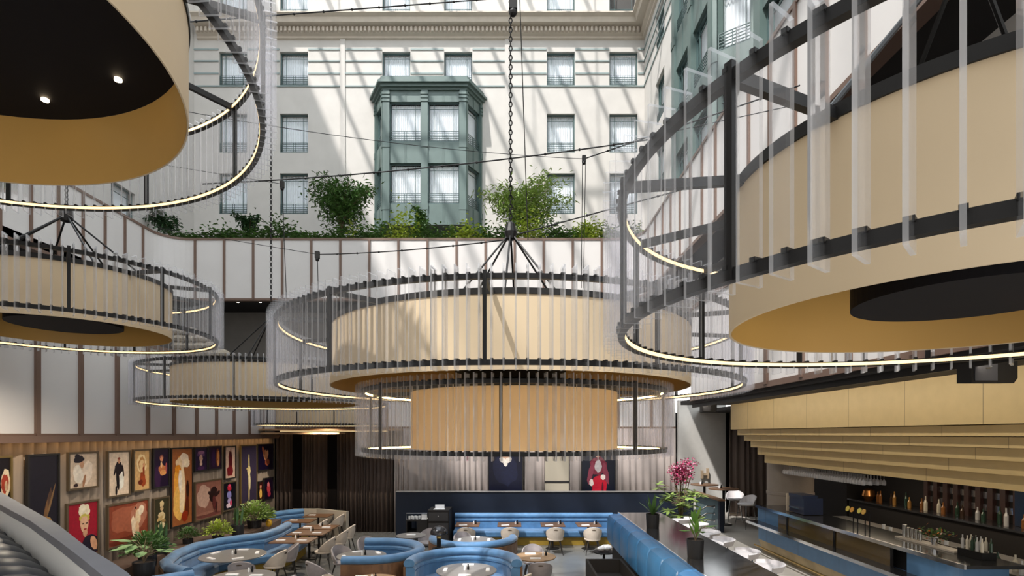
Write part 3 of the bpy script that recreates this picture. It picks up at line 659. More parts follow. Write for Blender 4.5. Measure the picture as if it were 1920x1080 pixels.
framed('brown photograph of a leaping black leafy silhouette', 363, 414, 900, 972, '8c5c50', [('c09c8c', .32, .4, .24, .28), ('70403c', .5, .9, .46, .06), ('2c1818', .68, .3, .14, .1), ('241414', .62, .46, .1, .14, 25), ('2c1818', .8, .4, .14, .05, 20), ('2c1818', .55, .36, .1, .05, -25), ('5c2c2c', .7, .62, .07, .2, 8), ('3c1c1c', .78, .74, .03, .16, -10), ('9c6c5c', .35, .84, .3, .04)])
framed('small dark photograph of a magenta and blue figure by the curtain corner', 415, 441, 903, 957, '10101c', [('c02c40', .5, .22, .14, .10), ('e0486c', .5, .14, .1, .05), ('8c88c8', .48, .45, .16, .12), ('b0a0d0', .5, .66, .14, .1), ('e8d0e0', .45, .82, .2, .08), ('c84868', .6, .75, .08, .1)])
framed('tall violet grey photograph of one slim twisting golden figure', 449, 480, 834, 943, '3c3448', [('d8c080', .5, .28, .04, .12), ('e0cc90', .5, .45, .10, .09), ('c8b078', .42, .40, .09, .015, 15), ('e0d0a0', .52, .62, .07, .16, 3), ('d0b880', .5, .82, .04, .16)], gf)
framed('dark photograph with an orange lit dancing figure at the curtain corner', 481, 511, 832, 882, '1c1430', [('d8946c', .5, .42, .12, .2, 20), ('b86848', .36, .25, .06, .18, 35), ('e0a880', .62, .36, .05, .12), ('a85840', .6, .7, .14, .12)], bf)
framed('tiny photograph of a golden dress near the curtain corner, left of two', 482, 492, 902, 938, '3c1818', [('f0c060', .5, .65, .24, .25), ('e89878', .5, .3, .16, .1)], bf)
framed('tiny photograph of a magenta dress at the curtain corner, right of two', 493, 511, 895, 937, '1c1024', [('c84850', .5, .5, .18, .2), ('e07880', .45, .3, .12, .1), ('b83850', .55, .75, .16, .12)], bf)
framed('large navy photograph of a white collared figure on the back curtain', 915, 981, 820, 938, '15182c', [('20243c', .5, .5, .34, .25), ('c8a088', .5, .32, .12, .07), ('f0e4d8', .42, .36, .10, .04, -25), ('f0e4d8', .58, .36, .10, .04, 25), ('f4ece0', .5, .41, .06, .05), ('b06848', .6, .28, .06, .03)], bf, d=19.37)
framed('large portrait of a figure in a red skirt at the back right', 1089, 1154, 810, 938, '161a28', [('b01c30', .52, .80, .22, .16), ('c02438', .52, .92, .27, .1), ('702838', .50, .50, .24, .13), ('b0a8a8', .5, .50, .10, .09), ('803848', .28, .6, .07, .16, -12), ('803848', .72, .6, .07, .16, 12), ('d8c8c0', .3, .74, .06, .05), ('d8c8c0', .64, .66, .07, .04), ('d0a088', .48, .31, .08, .06), ('302020', .48, .26, .09, .04), ('581828', .62, .85, .03, .12)], bf, d=19.37)
d = 19.3
dr = S(MB().box((1022 - 960) * d / F, (1067 - 960) * d / F, 19.35, 19.4, 0, 3.4), 'door_1', M('beige_door', (.42, .37, .29), .6), 'beige door between the portraits', 'door')
MB().box((1022 - 960) * d / F, (1067 - 960) * d / F, 19.33, 19.36, zz(905, d), zz(902, d)).build('cross_bar', m_soffit, dr)

# ------------------------------------------------------------------ navy wall and long back banquette
nx0, nx1 = (742 - 960) * 17.8 / F, 5.95
S(MB().box(nx0, nx1, 17.8, 17.95, 0, 1.60), 'wall_navy', m_navy, 'low navy wall behind the long blue bench')
S(MB().box(nx0, nx1, 17.77, 17.98, 1.60, 1.625), 'trim_9', M('steel_edge', (.4, .39, .38), .35, .7), 'thin pale edge along the top of the navy wall', 'trim')
def bench(label, path, back_h=.92, seat_h=.46, depth=.6, base=m_goldbase, shell=None, seat=True, out=1, basez=.26):
    """upholstered bench swept along a plan path; people sit on the right-hand side of the travel direction"""
    root = thing('blue_bench', label, 'banquette', (0, 0, 0)); P3 = [(x, y, 0) for x, y in path]
    def prof(c, r1, r2, n=10): return [(c[0] + r1 * math.cos(math.tau * i / n), c[1] + r2 * math.sin(math.tau * i / n)) for i in range(n)][::-1]
    MB().sweep(P3, prof((.0, back_h - .09), .115, .095, 12), True).build('top_roll', m_velvet, root, True)
    MB().sweep(P3, [(.10, seat_h - .02), (.12, back_h - .2), (.06, back_h - .15), (-.07, back_h - .15), (-.07, seat_h - .02)], True).build('backrest', m_velvet, root)
    MB().sweep(P3, [(.105, (back_h + seat_h) / 2 - .012), (.135, (back_h + seat_h) / 2), (.105, (back_h + seat_h) / 2 + .012)], False).build('piping', m_velvet2, root)
    if seat:
        MB().sweep(P3, [(.05, basez), (depth - .03, basez), (depth, basez + .04), (depth, seat_h - .04), (depth - .04, seat_h), (.05, seat_h)], True).build('seat', m_velvet, root)
        MB().sweep(P3, [(.02, 0), (depth - .10, 0), (depth - .10, basez), (.02, basez)], True).build('base', base, root)
    MB().sweep(P3, [(-.12, 0), (-.075, 0), (-.075, back_h - .16), (-.12, back_h - .16)], True).build('outer_shell', shell or m_wood, root)
    return root
bench('long straight blue bench against the navy wall', [(-1.84, 17.6), (3.25, 17.6)], .95)

# ------------------------------------------------------------------ chairs, tables, place settings
def make_chair(fab, nm, label):
    t = thing(nm, label, 'chair')
    # shell: local front is -y... the back stands at +y
    vs = []; fs = []; n = 20
    for i in range(n + 1):
        a = R(-25 + 230 * i / n); c = math.sin(a); top = .50 + .31 * max(0, (math.sin((a - R(-25)) / R(230) * math.pi))) ** .75
        for rr_, z in ((.205, .44), (.255, (.44 + top) / 2), (.265, top), (.235, top + .012), (.215, (.44 + top) / 2), (.18, .46)):
            k = rr_ + .0; x, y = k * 1.02 * math.cos(a), k * math.sin(a) - .0
            vs.append((x, y, z))
    p = 6
    for i in range(n):
        for q in range(p): q2 = (q + 1) % p; fs.append((i * p + q, (i + 1) * p + q, (i + 1) * p + q2, i * p + q2))
    fs += [tuple(range(p))[::-1], tuple(n * p + q for q in range(p))]
    MB().add(vs, fs).build('backrest', fab, t, True)
    MB().lathe([(0, .40), (.20, .40), (.235, .42), (.24, .455), (.21, .475), (0, .485)], (0, -.03, 0), 24).build('seat', fab, t, True)
    MB().add([(.045 * math.cos(g) * 1.3, .268 + .0 * g, .745 + .016 * math.sin(g)) for g in [math.tau * i / 12 for i in range(12)]], [tuple(range(12))[::-1]]).build('handle_slot', M('dark_slot', (.07, .045, .03), .5), t)
    for sx in (-1, 1):
        for sy in (-1, 1): MB().tube([(sx * .13, sy * .13 - .02, .42), (sx * .22, sy * .22 - .02, 0)], .014, 8, rr=[.018, .011]).build('leg', m_blackleg, t)
    return t
chC = make_chair(m_cream, 'cream_dining_chair', 'x'); chG = make_chair(m_mauve, 'grey_dining_chair', 'x'); used = {}
def chair(kind, x, y, face, label, group=None):
    """face = direction (degrees, 0 = +x, 90 = away from the viewer) the sitter looks towards"""
    src = chC if kind == 'c' else chG; rz = R(face + 90)
    g = group or 'dining chairs'
    if kind in used: o = dup(src, (x, y, 0), rz, label, g)
    else: used[kind] = 1; o = src; o.location = (x, y, 0); o.rotation_euler = (0, 0, rz); o['label'] = label; o['group'] = g
    return o
def round_table(label, x, y, r, top, h=.75, edge=None):
    t = thing('round_table', label, 'table', (x, y, 0))
    MB().lathe([(0, h - .03), (r - .01, h - .03), (r, h - .02), (r, h - .005), (r - .01, h), (0, h)], n=48).build('tabletop', top, t)
    MB().lathe([(0, .0), (.24, .0), (.24, .012), (.03, .03), (.03, h - .03), (.10, h - .03)], n=24).build('pedestal', m_black, t)
    return t
def square_table(label, x, y, w, l, top, h=.75, rz=0):
    t = thing('square_table', label, 'table', (x, y, 0), rz)
    MB().box(-w / 2, w / 2, -l / 2, l / 2, h - .03, h).build('tabletop', top, t)
    MB().lathe([(0, .0), (.21, .0), (.21, .012), (.03, .03), (.03, h - .03), (.10, h - .03)], n=24).build('pedestal', m_black, t)
    return t
nap_me = [None, None]
def napkin(x, y, z, rz, label, grp='folded napkins'):
    if not nap_me[0]:
        nap_me[0] = MB().box(-.12, .12, -.04, .04, 0, .012).box(-.118, .118, -.036, .036, .012, .02).mesh('folded_napkin', m_white)
    return link('folded_napkin', nap_me[0], None, label, 'napkin', grp, None, (x, y, z + .001), rz)
def cruet(x, y, z, label):
    t = thing('cruet_set', label, 'salt and pepper', (x, y, z + .001), 0, 'salt and pepper sets')
    MB().lathe([(0, 0), (.022, 0), (.022, .06), (.012, .075), (.012, .09), (0, .09)], (-.035, 0, 0), 10).build('salt_pot', m_white, t)
    MB().lathe([(0, 0), (.02, 0), (.024, .05), (.012, .08), (.016, .11), (0, .12)], (.03, .01, 0), 10).build('pepper_mill', m_black, t)
# left serpentine banquette and tables
A_ = [at(x, y, .9) for x, y in ((352, 1069), (318, 1062), (310, 1052), (330, 1036), (367, 1021), (417, 1011), (490, 1002), (520, 992), (540, 981))]
bench('curved blue bench wrapping the round grey table in front of the pictures', [(v.x, v.y) for v in A_], .95)
A3 = [(-8.0, 17.9), (-7.9, 18.6), (-7.2, 19.0)]
B_ = [v - Vector((0, .4, 0)) for v in (at(500, 963, .9), at(535, 957, .9), at(576, 953, .9))]
bench('short blue bench in the far left corner by the low beige wall', [(v.x, v.y) for v in B_], .95)
bench('blue bench at the bottom left edge below the round grey table', [(-6.9, 8.2), (-6.75, 9.2), (-6.45, 9.75), (-6.0, 10.2)], .95)
S(MB().sweep([(-7.75, 19.2, 0), (-6.9, 19.25, 0), (-5.62, 18.55, 0)], [(.06, .0), (.06, .86), (-.06, .86), (-.06, 0)], True), 'wall_low', M('beige_plaster', (.46, .41, .34), .7), 'low beige wall ending the bench row at the back left')
S(MB().sweep([(-7.55, 8, 0), (-7.95, 11.2, 0), (-8.0, 12.6, 0), (-7.95, 13.8, 0), (-7.3, 15.0, 0), (-7.5, 17.3, 0)], [(.15, 0), (.15, .80), (-.55, .80), (-.55, 0)], True), 'trim_10', M('ledge_wood', (.15, .10, .075), .5, noise=.3, ns=3), 'planter ledge between the curtain and the blue benches', 'ledge')
TG = m_gtop
def setting(cx, cyy, r, n, a0, desc, names, z=.75):
    for k in range(n):
        a = R(a0 + 360 * k / n); napkin(cx + r * math.cos(a), cyy + r * math.sin(a), z, a + R(90), 'napkin on the %s, %s' % (desc, names[k]))
N4 = ('at its right', 'at its far side', 'at its left', 'at its near side')
t1 = at(437, 1040, .75); round_table('round grey table in the curve of the left blue bench', t1.x, t1.y, .70, TG)
setting(t1.x, t1.y, .50, 5, 20, 'round grey table in the left curved bench', ('right side', 'back right', 'back left', 'left side', 'front side')); cruet(t1.x, t1.y + .05, .75, 'salt and pepper on the round grey table in the left curved bench')
for i, (px, py, nm) in enumerate(((551, 1012, 'nearest'), (580, 998, 'middle'), (598, 988, 'farthest'))):
    v = at(px, py, .75); square_table('%s of three walnut tables along the blue bench' % nm, v.x, v.y, 1.0, .75, m_wood)
    napkin(v.x - .3, v.y - .1, .75, 0, 'left white napkin on the %s walnut table' % nm); napkin(v.x + .25, v.y - .1, .75, 0, 'right white napkin on the %s walnut table' % nm); cruet(v.x, v.y + .2, .75, 'salt and pepper on the %s walnut table of three' % nm)
    chair('c', v.x + .80, v.y + .05, 180, 'cream chair at the aisle side of the %s walnut table' % nm, 'cream chairs at the walnut tables')
for px, py, nm in ((548, 976, 'nearer'), (583, 966, 'farther')):
    v = at(px, py, .75); v.x += .25; square_table('%s of two dark tables in the far left corner' % nm, v.x, v.y, .85, .7, m_wood)
    napkin(v.x - .2, v.y, .75, 0, 'napkin on the %s dark corner table' % nm); chair('c', v.x + .66, v.y - .15, 180, 'cream chair at the %s dark corner table' % nm, 'chairs in the far left corner')
chair('g', -5.80, 11.65, 105, 'grey chair with its back to the viewer at the round grey table', 'chairs at the left round table')
chair('c', -5.50, 12.62, 170, 'cream chair side on at the right of the round grey table', 'chairs at the left round table')
chair('g', -5.5, 13.30, 200, 'grey chair behind the cream one at the left round table', 'chairs at the left round table')
v = at(452, 1082, .75); round_table('nearest grey table at the bottom left', v.x, v.y, .62, TG)
napkin(v.x - .25, v.y + .15, .75, 0, 'left white napkin on the nearest grey table at bottom left'); napkin(v.x + .25, v.y + .1, .75, 0, 'right white napkin on the nearest grey table at bottom left'); cruet(v.x, v.y + .38, .75, 'salt and pepper on the nearest grey table at bottom left')
chair('g', v.x + .82, v.y - .1, 170, 'grey chair at the right of the nearest grey table at bottom left')
# middle group
b1 = (-3.0, 12.35)
def arcp(c, r, a0, a1, n=18, s=1.): return [(c[0] + r * math.cos(R(a0 + (a1 - a0) * i / n)), c[1] + s * r * math.sin(R(a0 + (a1 - a0) * i / n))) for i in range(n + 1)]
bench('round blue booth open to the left in the middle of the dining floor', [(-3.6, 13.35)] + arcp((-3.1, 12.35), 1.0, 90, -90) + [(-3.55, 11.35)], .95, depth=.45)
bench('round blue booth open towards the viewer near the bottom centre', arcp((-1.0, 11.15), 1.10, 185, -5), .95, depth=.45)
bench('round blue booth open to the back behind the front booth', arcp((-1.0, 14.0), 1.02, 0, -180), .92, depth=.4)
v = (-3.42, 12.35); round_table('round grey table inside the left open blue booth', v[0], v[1], .55, TG); setting(v[0], v[1], .38, 4, 30, 'round grey table in the left open booth', N4); cruet(v[0] + .05, v[1], .75, 'salt and pepper on the table in the left open booth')
chair('g', -4.05, 13.0, -40, 'grey chair behind the table of the left open booth'); chair('g', -3.75, 14.1, -60, 'grey chair standing behind the left end of the left open booth'); chair('g', -4.15, 11.65, 45, 'grey chair in front of the table of the left open booth')
v = (-2.62, 10.2); round_table('round wooden table in front of the left open booth', v[0], v[1], .5, m_oak); chair('c', -3.35, 10.35, 0, 'cream chair left of the round wooden table at the bottom'); cruet(v[0], v[1] + .1, .75, 'salt and pepper on the wooden table at the bottom'); napkin(v[0] - .28, v[1] + .25, .75, 0, 'napkin on the wooden table at the bottom')
v = (-.92, 11.0); round_table('round grey table in the booth that opens towards the viewer', v[0], v[1], .61, TG); setting(v[0], v[1], .43, 4, 0, 'table in the booth open to the viewer', N4); cruet(v[0], v[1], .75, 'salt and pepper on the table in the booth open to the viewer')
chair('c', .12, 10.55, 150, 'cream chair at the right end of the booth open to the viewer')
v = (-.98, 14.1); round_table('round grey table in the booth that opens to the back', v[0], v[1], .55, TG); setting(v[0], v[1], .38, 4, 0, 'table in the booth open to the back', N4); chair('g', -1.32, 14.75, -70, 'grey chair behind the table of the booth open to the back'); cruet(v[0], v[1], .75, 'salt and pepper on the table of the booth open to the back')
v = (-2.75, 14.8); round_table('small grey table near the service cabinet', v[0], v[1], .4, TG); napkin(v[0], v[1], .75, 0, 'napkin on the small table near the service cabinet'); chair('g', -2.38, 15.3, -110, 'grey chair by the small table near the service cabinet')
v = (.52, 12.25); round_table('round oak table standing free in the centre aisle', v[0], v[1], .47, m_oak); chair('g', .50, 13.05, -90, 'grey chair behind the free round oak table'); chair('g', .60, 11.60, 90, 'grey chair with its back to the viewer at the free oak table'); cruet(v[0] + .22, v[1] + .05, .75, 'salt and pepper on the free oak table'); napkin(v[0] - .1, v[1] + .2, .75, 0, 'napkin at the far side of the free oak table'); napkin(v[0], v[1] - .28, .75, 0, 'napkin at the near side of the free oak table')
for i, (px, nm) in enumerate(((877, 'leftmost'), (955, 'second'), (1036, 'third'), (1103, 'rightmost'))):
    x = (px - 960) * 16.6 / F; square_table('%s walnut table in front of the long blue bench' % nm, x, 16.6, .72, .7, m_wood)
    chair('c', x + .02, 15.85, 90, '%s cream chair facing the long blue bench' % nm, 'cream chairs facing the long bench')
    napkin(x - .12, 16.35, .75, .2, 'napkin on the %s table of the long blue bench' % nm); cruet(x + .22, 16.6, .75, 'salt and pepper on the %s table of the long bench' % nm)
# dome lamp
t = thing('dome_lamp', 'black dome table lamp standing between the blue booths', 'lamp', (-1.70, 12.62, 0))
MB().lathe([(0, 0), (.16, 0), (.16, .85), (0, .85)], n=20).build('plinth', m_soffit, t); MB().lathe([(0, .85), (.10, .85), (.10, .87), (.05, .89), (.05, 1.12), (.03, 1.16), (.0, 1.16)], n=20).build('stem', m_black, t)
MB().lathe([(.052, 1.08), (.056, 1.09), (.056, 1.13), (.03, 1.16)], n=20).build('brass_collar', m_brass, t); MB().lathe([(.20, 1.18), (.195, 1.24), (.16, 1.31), (.09, 1.36), (0, 1.375)], n=28).build('dome_shade', M('polished_black', (.05, .05, .055), .12, .6), t, True); MB().lathe([(0, 1.16), (.2, 1.18)], n=28).build('shade_underside', m_black, t)
# service cabinet
t = thing('service_cabinet', 'black service cabinet with drawers against the navy wall', 'cabinet', (-2.27, 17.0, 0))
MB().box(-.33, .33, -.25, .6, 0, 1.15).build('cabinet_body', m_soffit, t)
for z in (.25, .62, .95):
    dd = MB().box(-.30, .30, -.27, -.25, z - .13, z + .13).build('drawer', M('black_drawer', (.045, .043, .045), .4), t); MB().ball((0, -.285, z + .02), .02, 8, 6).build('knob', m_chrome, dd)
t = thing('service_shelf', 'open black glassware shelf left of the service cabinet', 'shelf', (-2.95, 17.0, 0))
MB().box(-.33, .33, -.2, .6, 0, .45).box(-.33, .33, -.2, .6, .80, .84).box(-.33, -.30, -.2, .6, .45, .8).box(.0, .33, -.2, .6, .45, .8).build('shelf_body', m_soffit, t)
MB().tube([(-.32, -.18, .84), (-.32, -.18, 1.05), (.32, -.18, 1.05), (.32, -.18, .84)], .008, 6).build('guard_rail', m_chrome, t)
for k in range(6):
    MB().lathe([(0, 0), (.03, 0), (.035, .1), (.032, .1), (.028, .01)], (0, 0, 0), 10).build('drinking_glass', M('glassware', (.8, .82, .85), .1), None, label='small glass on the open black shelf', cat='glass', group='glasses on the service shelf', loc=(-3.2 + .06 * k, 16.95 + .08 * (k % 2), .841))
MB().box(-.09, .09, -.12, .12, 0, .02).box(-.09, .09, -.10, -.08, .02, .16).build('menu_stand', m_white, None, label='white menu stand on the black shelf beside the cabinet', cat='menu', loc=(-2.73, 17.0, .842))
MB().box(-2.45, -2.1, 16.9, 17.1, 1.151, 1.16).box(-2.42, -2.13, 17.1, 17.12, 1.151, 1.28).build('open_menu', m_white, None, label='white sign leaning on top of the service cabinet', cat='sign')

# ------------------------------------------------------------------ plants on the ledge
def potted(label, x, y, z, pr, ph, kind, n=200, seed=0, scale=1., pot=m_pot, cat='potted plant'):
    t = thing('potted_plant', label, cat, (x, y, z)); rnd = random.Random(seed)
    MB().lathe([(0, 0), (pr * .9, 0), (pr, ph), (pr * .93, ph), (pr * .9, ph - .03)], n=24).build('pot', pot, t); MB().lathe([(0, ph - .03), (pr * .92, ph - .03)], n=20).build('soil', m_soil, t)
    lf = MB(); st = MB()
    if kind == 'bush':
        for _ in range(n):
            v = Vector((rnd.gauss(0, 1), rnd.gauss(0, 1), rnd.gauss(0, 1))); v.normalize(); v.z = abs(v.z) * 1.0; q = Vector((0, 0, ph + .05)) + v * .32 * scale * rnd.uniform(.4, 1)
            lf.leaf(q, v + Vector((0, 0, .3)), .11 * scale, .05 * scale, .4)
        for k in range(6): a = k * 1.05; st.tube([(0, 0, ph - .03), (.15 * scale * math.cos(a), .15 * scale * math.sin(a), ph + .25 * scale)], .007, 5)
    elif kind == 'snake':
        for k in range(n):
            a = rnd.uniform(0, 6.28); r0 = pr * .6 * rnd.random(); b = Vector((r0 * math.cos(a), r0 * math.sin(a), ph - .04)); h = .45 * scale * rnd.uniform(.7, 1.1); lean = Vector((math.cos(a), math.sin(a), 0)) * .1 * h
            wv = Vector((math.sin(a * 2), math.cos(a * 2), 0)) * .03; m_ = b + lean * .5 + Vector((0, 0, h * .55)); e = b + lean + Vector((0, 0, h))
            lf.add([b - wv * .6, b + wv * .6, m_ + wv, m_ - wv, e], [(0, 1, 2, 3), (3, 2, 4)])
    elif kind == 'broad':
        for k in range(n):
            a = k * 2.4; rise = rnd.uniform(.15, .5) * scale; out = rnd.uniform(.12, .3) * scale; p1 = Vector((out * math.cos(a), out * math.sin(a), ph + rise))
            st.tube([(0, 0, ph - .03), (p1.x * .3, p1.y * .3, ph + rise * .7), p1], .006, 5)
            d_ = Vector((math.cos(a), math.sin(a), -.1 + rnd.uniform(-.2, .4))); sd = Vector((-math.sin(a), math.cos(a), 0)); L = .34 * scale; wd = .10 * scale
            lf.add([p1, p1 + d_ * L * .3 + sd * wd, p1 + d_ * L * .7 + sd * wd * .7, p1 + d_ * L, p1 + d_ * L * .7 - sd * wd * .7, p1 + d_ * L * .3 - sd * wd, p1 + d_ * L * .5 + Vector((0, 0, -.02))], [(0, 1, 6), (1, 2, 6), (2, 3, 6), (3, 4, 6), (4, 5, 6), (5, 0, 6)])
    elif kind == 'palm':
        for k in range(n):
            a = k * 2.39; tilt = .25 + .75 * (k / n); L = rnd.uniform(.26, .38) * scale; p = Vector((0, 0, ph - .02)); prev = None; vs = []; fs = []
            for i in range(7):
                t_ = i / 6; rr_ = L * math.sin(tilt) * t_; zq = L * math.cos(tilt) * t_ * 1.3 - .12 * scale * tilt * t_ * t_; w_ = .032 * scale * math.sin(math.pi * (.12 + .88 * t_)) + .003
                c = p + Vector((rr_ * math.cos(a), rr_ * math.sin(a), zq)); sd = Vector((-math.sin(a), math.cos(a), 0)) * w_; vs += [c + sd, c - sd]
            lf.add(vs, [(2 * i, 2 * i + 1, 2 * i + 3, 2 * i + 2) for i in range(6)])
    if st.f: st.build('stem', m_stem, t)
    return t, lf
def plant(label, *a, mat=m_leafA, **k): t, lf = potted(label, *a, **k); lf.build('foliage', mat, t); return t
plant('big leafy plant in a black pot at the left end of the ledge', -6.95, 10.25, .80, .19, .30, 'broad', n=16, seed=1, scale=.95, mat=M('leaf_silver_green', (.22, .36, .16), .45))
plant('bushy fine leaved plant behind the big leafy plant', -7.45, 11.1, .80, .17, .24, 'bush', n=420, seed=2, scale=1.3, mat=m_leafA)
plant('upright dark sansevieria in a black pot under the turbaned picture', -7.95, 12.3, .80, .16, .24, 'snake', n=16, seed=3, scale=1.15, mat=m_leafD)
plant('clipped small dark green bush under the feathered golden figure', -8.0, 13.4, .80, .12, .12, 'bush', n=420, seed=4, scale=.75, mat=m_leafA)
plant('rounded yellow green bush under the leaping silhouette picture', -7.55, 13.95, .80, .14, .1, 'bush', n=420, seed=5, scale=1.05, mat=m_leafY)
plant('slim sansevieria in a black pot near the middle of the ledge', -7.35, 14.55, .80, .16, .28, 'snake', n=12, seed=6, scale=1.2, mat=m_leafD)
plant('large light green plant in a black pot at the far end of the ledge', -7.45, 15.7, .80, .2, .22, 'bush', n=520, seed=7, scale=1.5, mat=m_leafB)
plant('small dark green plant behind the large light green one', -7.7, 16.9, .80, .14, .1, 'bush', n=260, seed=8, scale=1.0, mat=m_leafD)
MB().ball((0, 0, .12), (.09, .09, .12), 14, 10).build('yellow_vase', M('yellow_ceramic', (.75, .42, .03), .3), None, True, label='small yellow vase at the far end of the ledge', cat='vase', loc=(-7.05, 15.75, .80))

# ------------------------------------------------------------------ communal counter with blue padded back
cx0, cx1, cyf, cyn = 2.38, 3.30, 12.12, 4.2
t = thing('communal_counter', 'long black topped counter running towards the viewer between dining floor and bar', 'counter', (0, 0, 0))
MB().box(cx0, cx1, cyn, cyf, 1.71, 1.75).build('countertop', m_blacktop, t)
MB().box(cx0 - .02, cx0, cyn, cyf, 1.69, 1.765).build('steel_edge', m_chrome, t)
MB().box(cx0 + .06, cx0 + .35, cyn, cyf - .05, 0, 1.71).build('counter_base', m_soffit, t)
t = thing('padded_bench_back', 'tall bright blue padded bench back along the communal counter', 'banquette', (-.08, 0, 0))
y = cyn; k = 0; pads = 11; L = (cyf - cyn) / pads
pm1 = MB(); n = 8
for i in range(2): pass
def pad_mesh():
    m = MB(); prof = [(2.44, 1.05), (2.24, 1.09), (2.20, 1.16), (2.19, 1.40), (2.20, 1.62), (2.24, 1.70), (2.34, 1.73), (2.44, 1.72)]; g = .0
    ys = [0, .02, .05, L - .05, L - .02, L]; ins = [.03, .01, 0, 0, .01, .03]; vs = []
    for yy, q in zip(ys, ins):
        for px_, pz in prof: vs.append((px_ + (q if px_ < 2.3 else 0), yy, pz - (q * .5 if pz > 1.6 else 0)))
    p = len(prof); fs = [(i * p + j, i * p + j + 1, (i + 1) * p + j + 1, (i + 1) * p + j) for i in range(5) for j in range(p - 1)]
    fs += [tuple(range(p))[::-1], tuple(5 * p + j for j in range(p))]
    return m.add(vs, fs).mesh('pad', M('bright_blue_leather', (.05, .20, .46), .38, noise=.12, ns=4), True)
pme = pad_mesh()
for k in range(pads): link('pad', pme, t, loc=(0, cyn + k * L, 0))
MB().box(2.20, 2.44, cyn, cyf - .1, .0, .30).box(2.3, 2.44, cyn, cyf - .1, .3, 1.05).build('bench_base', m_soffit, t)
def pot_on(label, x, y, seed): 
    t, lf = potted(label, x, y, 1.751, .125, .26, 'palm', n=12, seed=seed, scale=1.0); lf.build('foliage', m_leafA, t)
pot_on('palm in a black cylinder pot at the far end of the communal counter', 2.63, 10.15, 11)
t, lf = potted('upright broad leaved plant in a black cylinder pot nearer on the communal counter', 2.60, 7.70, 1.751, .12, .26, 'broad', n=3, seed=12, scale=.55)
for k in range(9):
    a = k * 2.4; r_ = random.Random(k); zq = .25 + .035 * k; o_ = .05; sd = Vector((-math.sin(a), math.cos(a), 0)) * .034; b_ = Vector((0, 0, zq)); d_ = Vector((math.cos(a) * .5, math.sin(a) * .5, 1)).normalized()
    lf.add([b_, b_ + d_ * .08 + sd, b_ + d_ * .15 + sd * .8, b_ + d_ * .23, b_ + d_ * .15 - sd * .8, b_ + d_ * .08 - sd], [tuple(range(6))])
lf.build('foliage', M('leaf_bright_green', (.16, .34, .05), .4, noise=.2), t)
# service station in front
t = thing('service_station', 'black open topped service station beside the padded bench back', 'service station', (1.77, 9.7, 0))
MB().box(-.35, .33, .70, .76, 0, 1.1).box(-.35, -.31, -.9, .7, 0, 1.1).box(.29, .33, -.9, .7, 0, 1.1).box(-.31, .29, -.9, .7, 0, .85).build('station_body', m_soffit, t)
MB().box(-.31, .29, -.9, -.2, .851, .87).build('steel_shelf', m_chrome, t)
round_table('small black table at the end of the padded bench back', 2.16, 12.75, .26, m_black)
nb = MB(); rnd = random.Random(4)
for k in range(9): nb.ball((rnd.uniform(-.12, .12), rnd.uniform(-.1, .1), .05 + .05 * rnd.random()), (.09, .06, .045), 8, 6)
nb.build('napkin_pile', m_white, None, label='crumpled pile of white napkins on the small black table', cat='napkins', loc=(2.16, 12.75, .76))

# ------------------------------------------------------------------ bar stools
def make_stool(label, bk=.20, q=1.0):
    t = thing('bar_stool', label, 'stool'); h = .75
    MB().lathe([(0, h - .07), (.2 * q, h - .07), (.235 * q, h - .05), (.24 * q, h - .02), (.21 * q, h), (0, h + .01)], (0, -.03, 0), 28).build('seat', M('white_grey_fabric', (.66, .63, .64), .85, noise=.08, ns=7), t, True)
    vs = []; n = 18; p = 4
    for i in range(n + 1):
        a = R(0 + 180 * i / n); top = h + .03 + bk * math.sin(a) ** .6
        for rr_, z in ((.235, h - .06), (.275, top), (.245, top + .01), (.21, h - .03)): vs.append((q * rr_ * math.cos(a), q * rr_ * math.sin(a), z))
    fs = [(i * p + q, (i + 1) * p + q, (i + 1) * p + (q + 1) % p, i * p + (q + 1) % p) for i in range(n) for q in range(p)] + [tuple(range(p))[::-1], tuple(n * p + j for j in range(p))]
    MB().add(vs, fs).build('backrest', M('white_grey_fabric'), t, True)
    for sx in (-1, 1):
        for sy in (-1, 1): MB().tube([(sx * .14, sy * .14 - .02, h - .07), (sx * .22, sy * .22 - .02, 0)], .012, 8).build('leg', m_chrome, t)
    MB().tube([(.19 * a, .19 * b - .02, .26) for a, b in ((1, 1), (-1, 1), (-1, -1), (1, -1), (1, 1))], .01, 6).build('footrest', m_chrome, t)
    return t
st0 = make_stool('x'); first = True
sn = ('farthest', 'second farthest', 'third farthest', 'third nearest', 'second nearest', 'nearest')
hi1 = st0; hi1.location = (6.98, 16.15, .7); hi1.rotation_euler = (0, 0, R(290)); tag(hi1, 'white bar stool standing right of the high round table', None, 'stools at the high table')
dup(st0, (7.15, 17.4, .7), R(250 + 90), 'white bar stool behind the high round table', 'stools at the high table')
st0 = hi1; st0 = make_stool('x', .02, 1.13)
spots = [(4.05, 13.0, 90 + 60), (4.1, 12.2, 150), (3.98, 11.2, 180), (3.95, 10.4, 180), (3.95, 9.35, 180), (3.92, 8.45, 180)]
for i, (x, y, f) in enumerate(spots):
    lb = '%s white bar stool along the communal counter' % sn[i]
    if i == 0: o = st0; o['label'] = lb; o['group'] = 'stools at the communal counter'; o.location = (x, y, .7); o.rotation_euler = (0, 0, R(f + 90))
    else: dup(st0, (x, y, .7), R(f + 90), lb, 'stools at the communal counter')
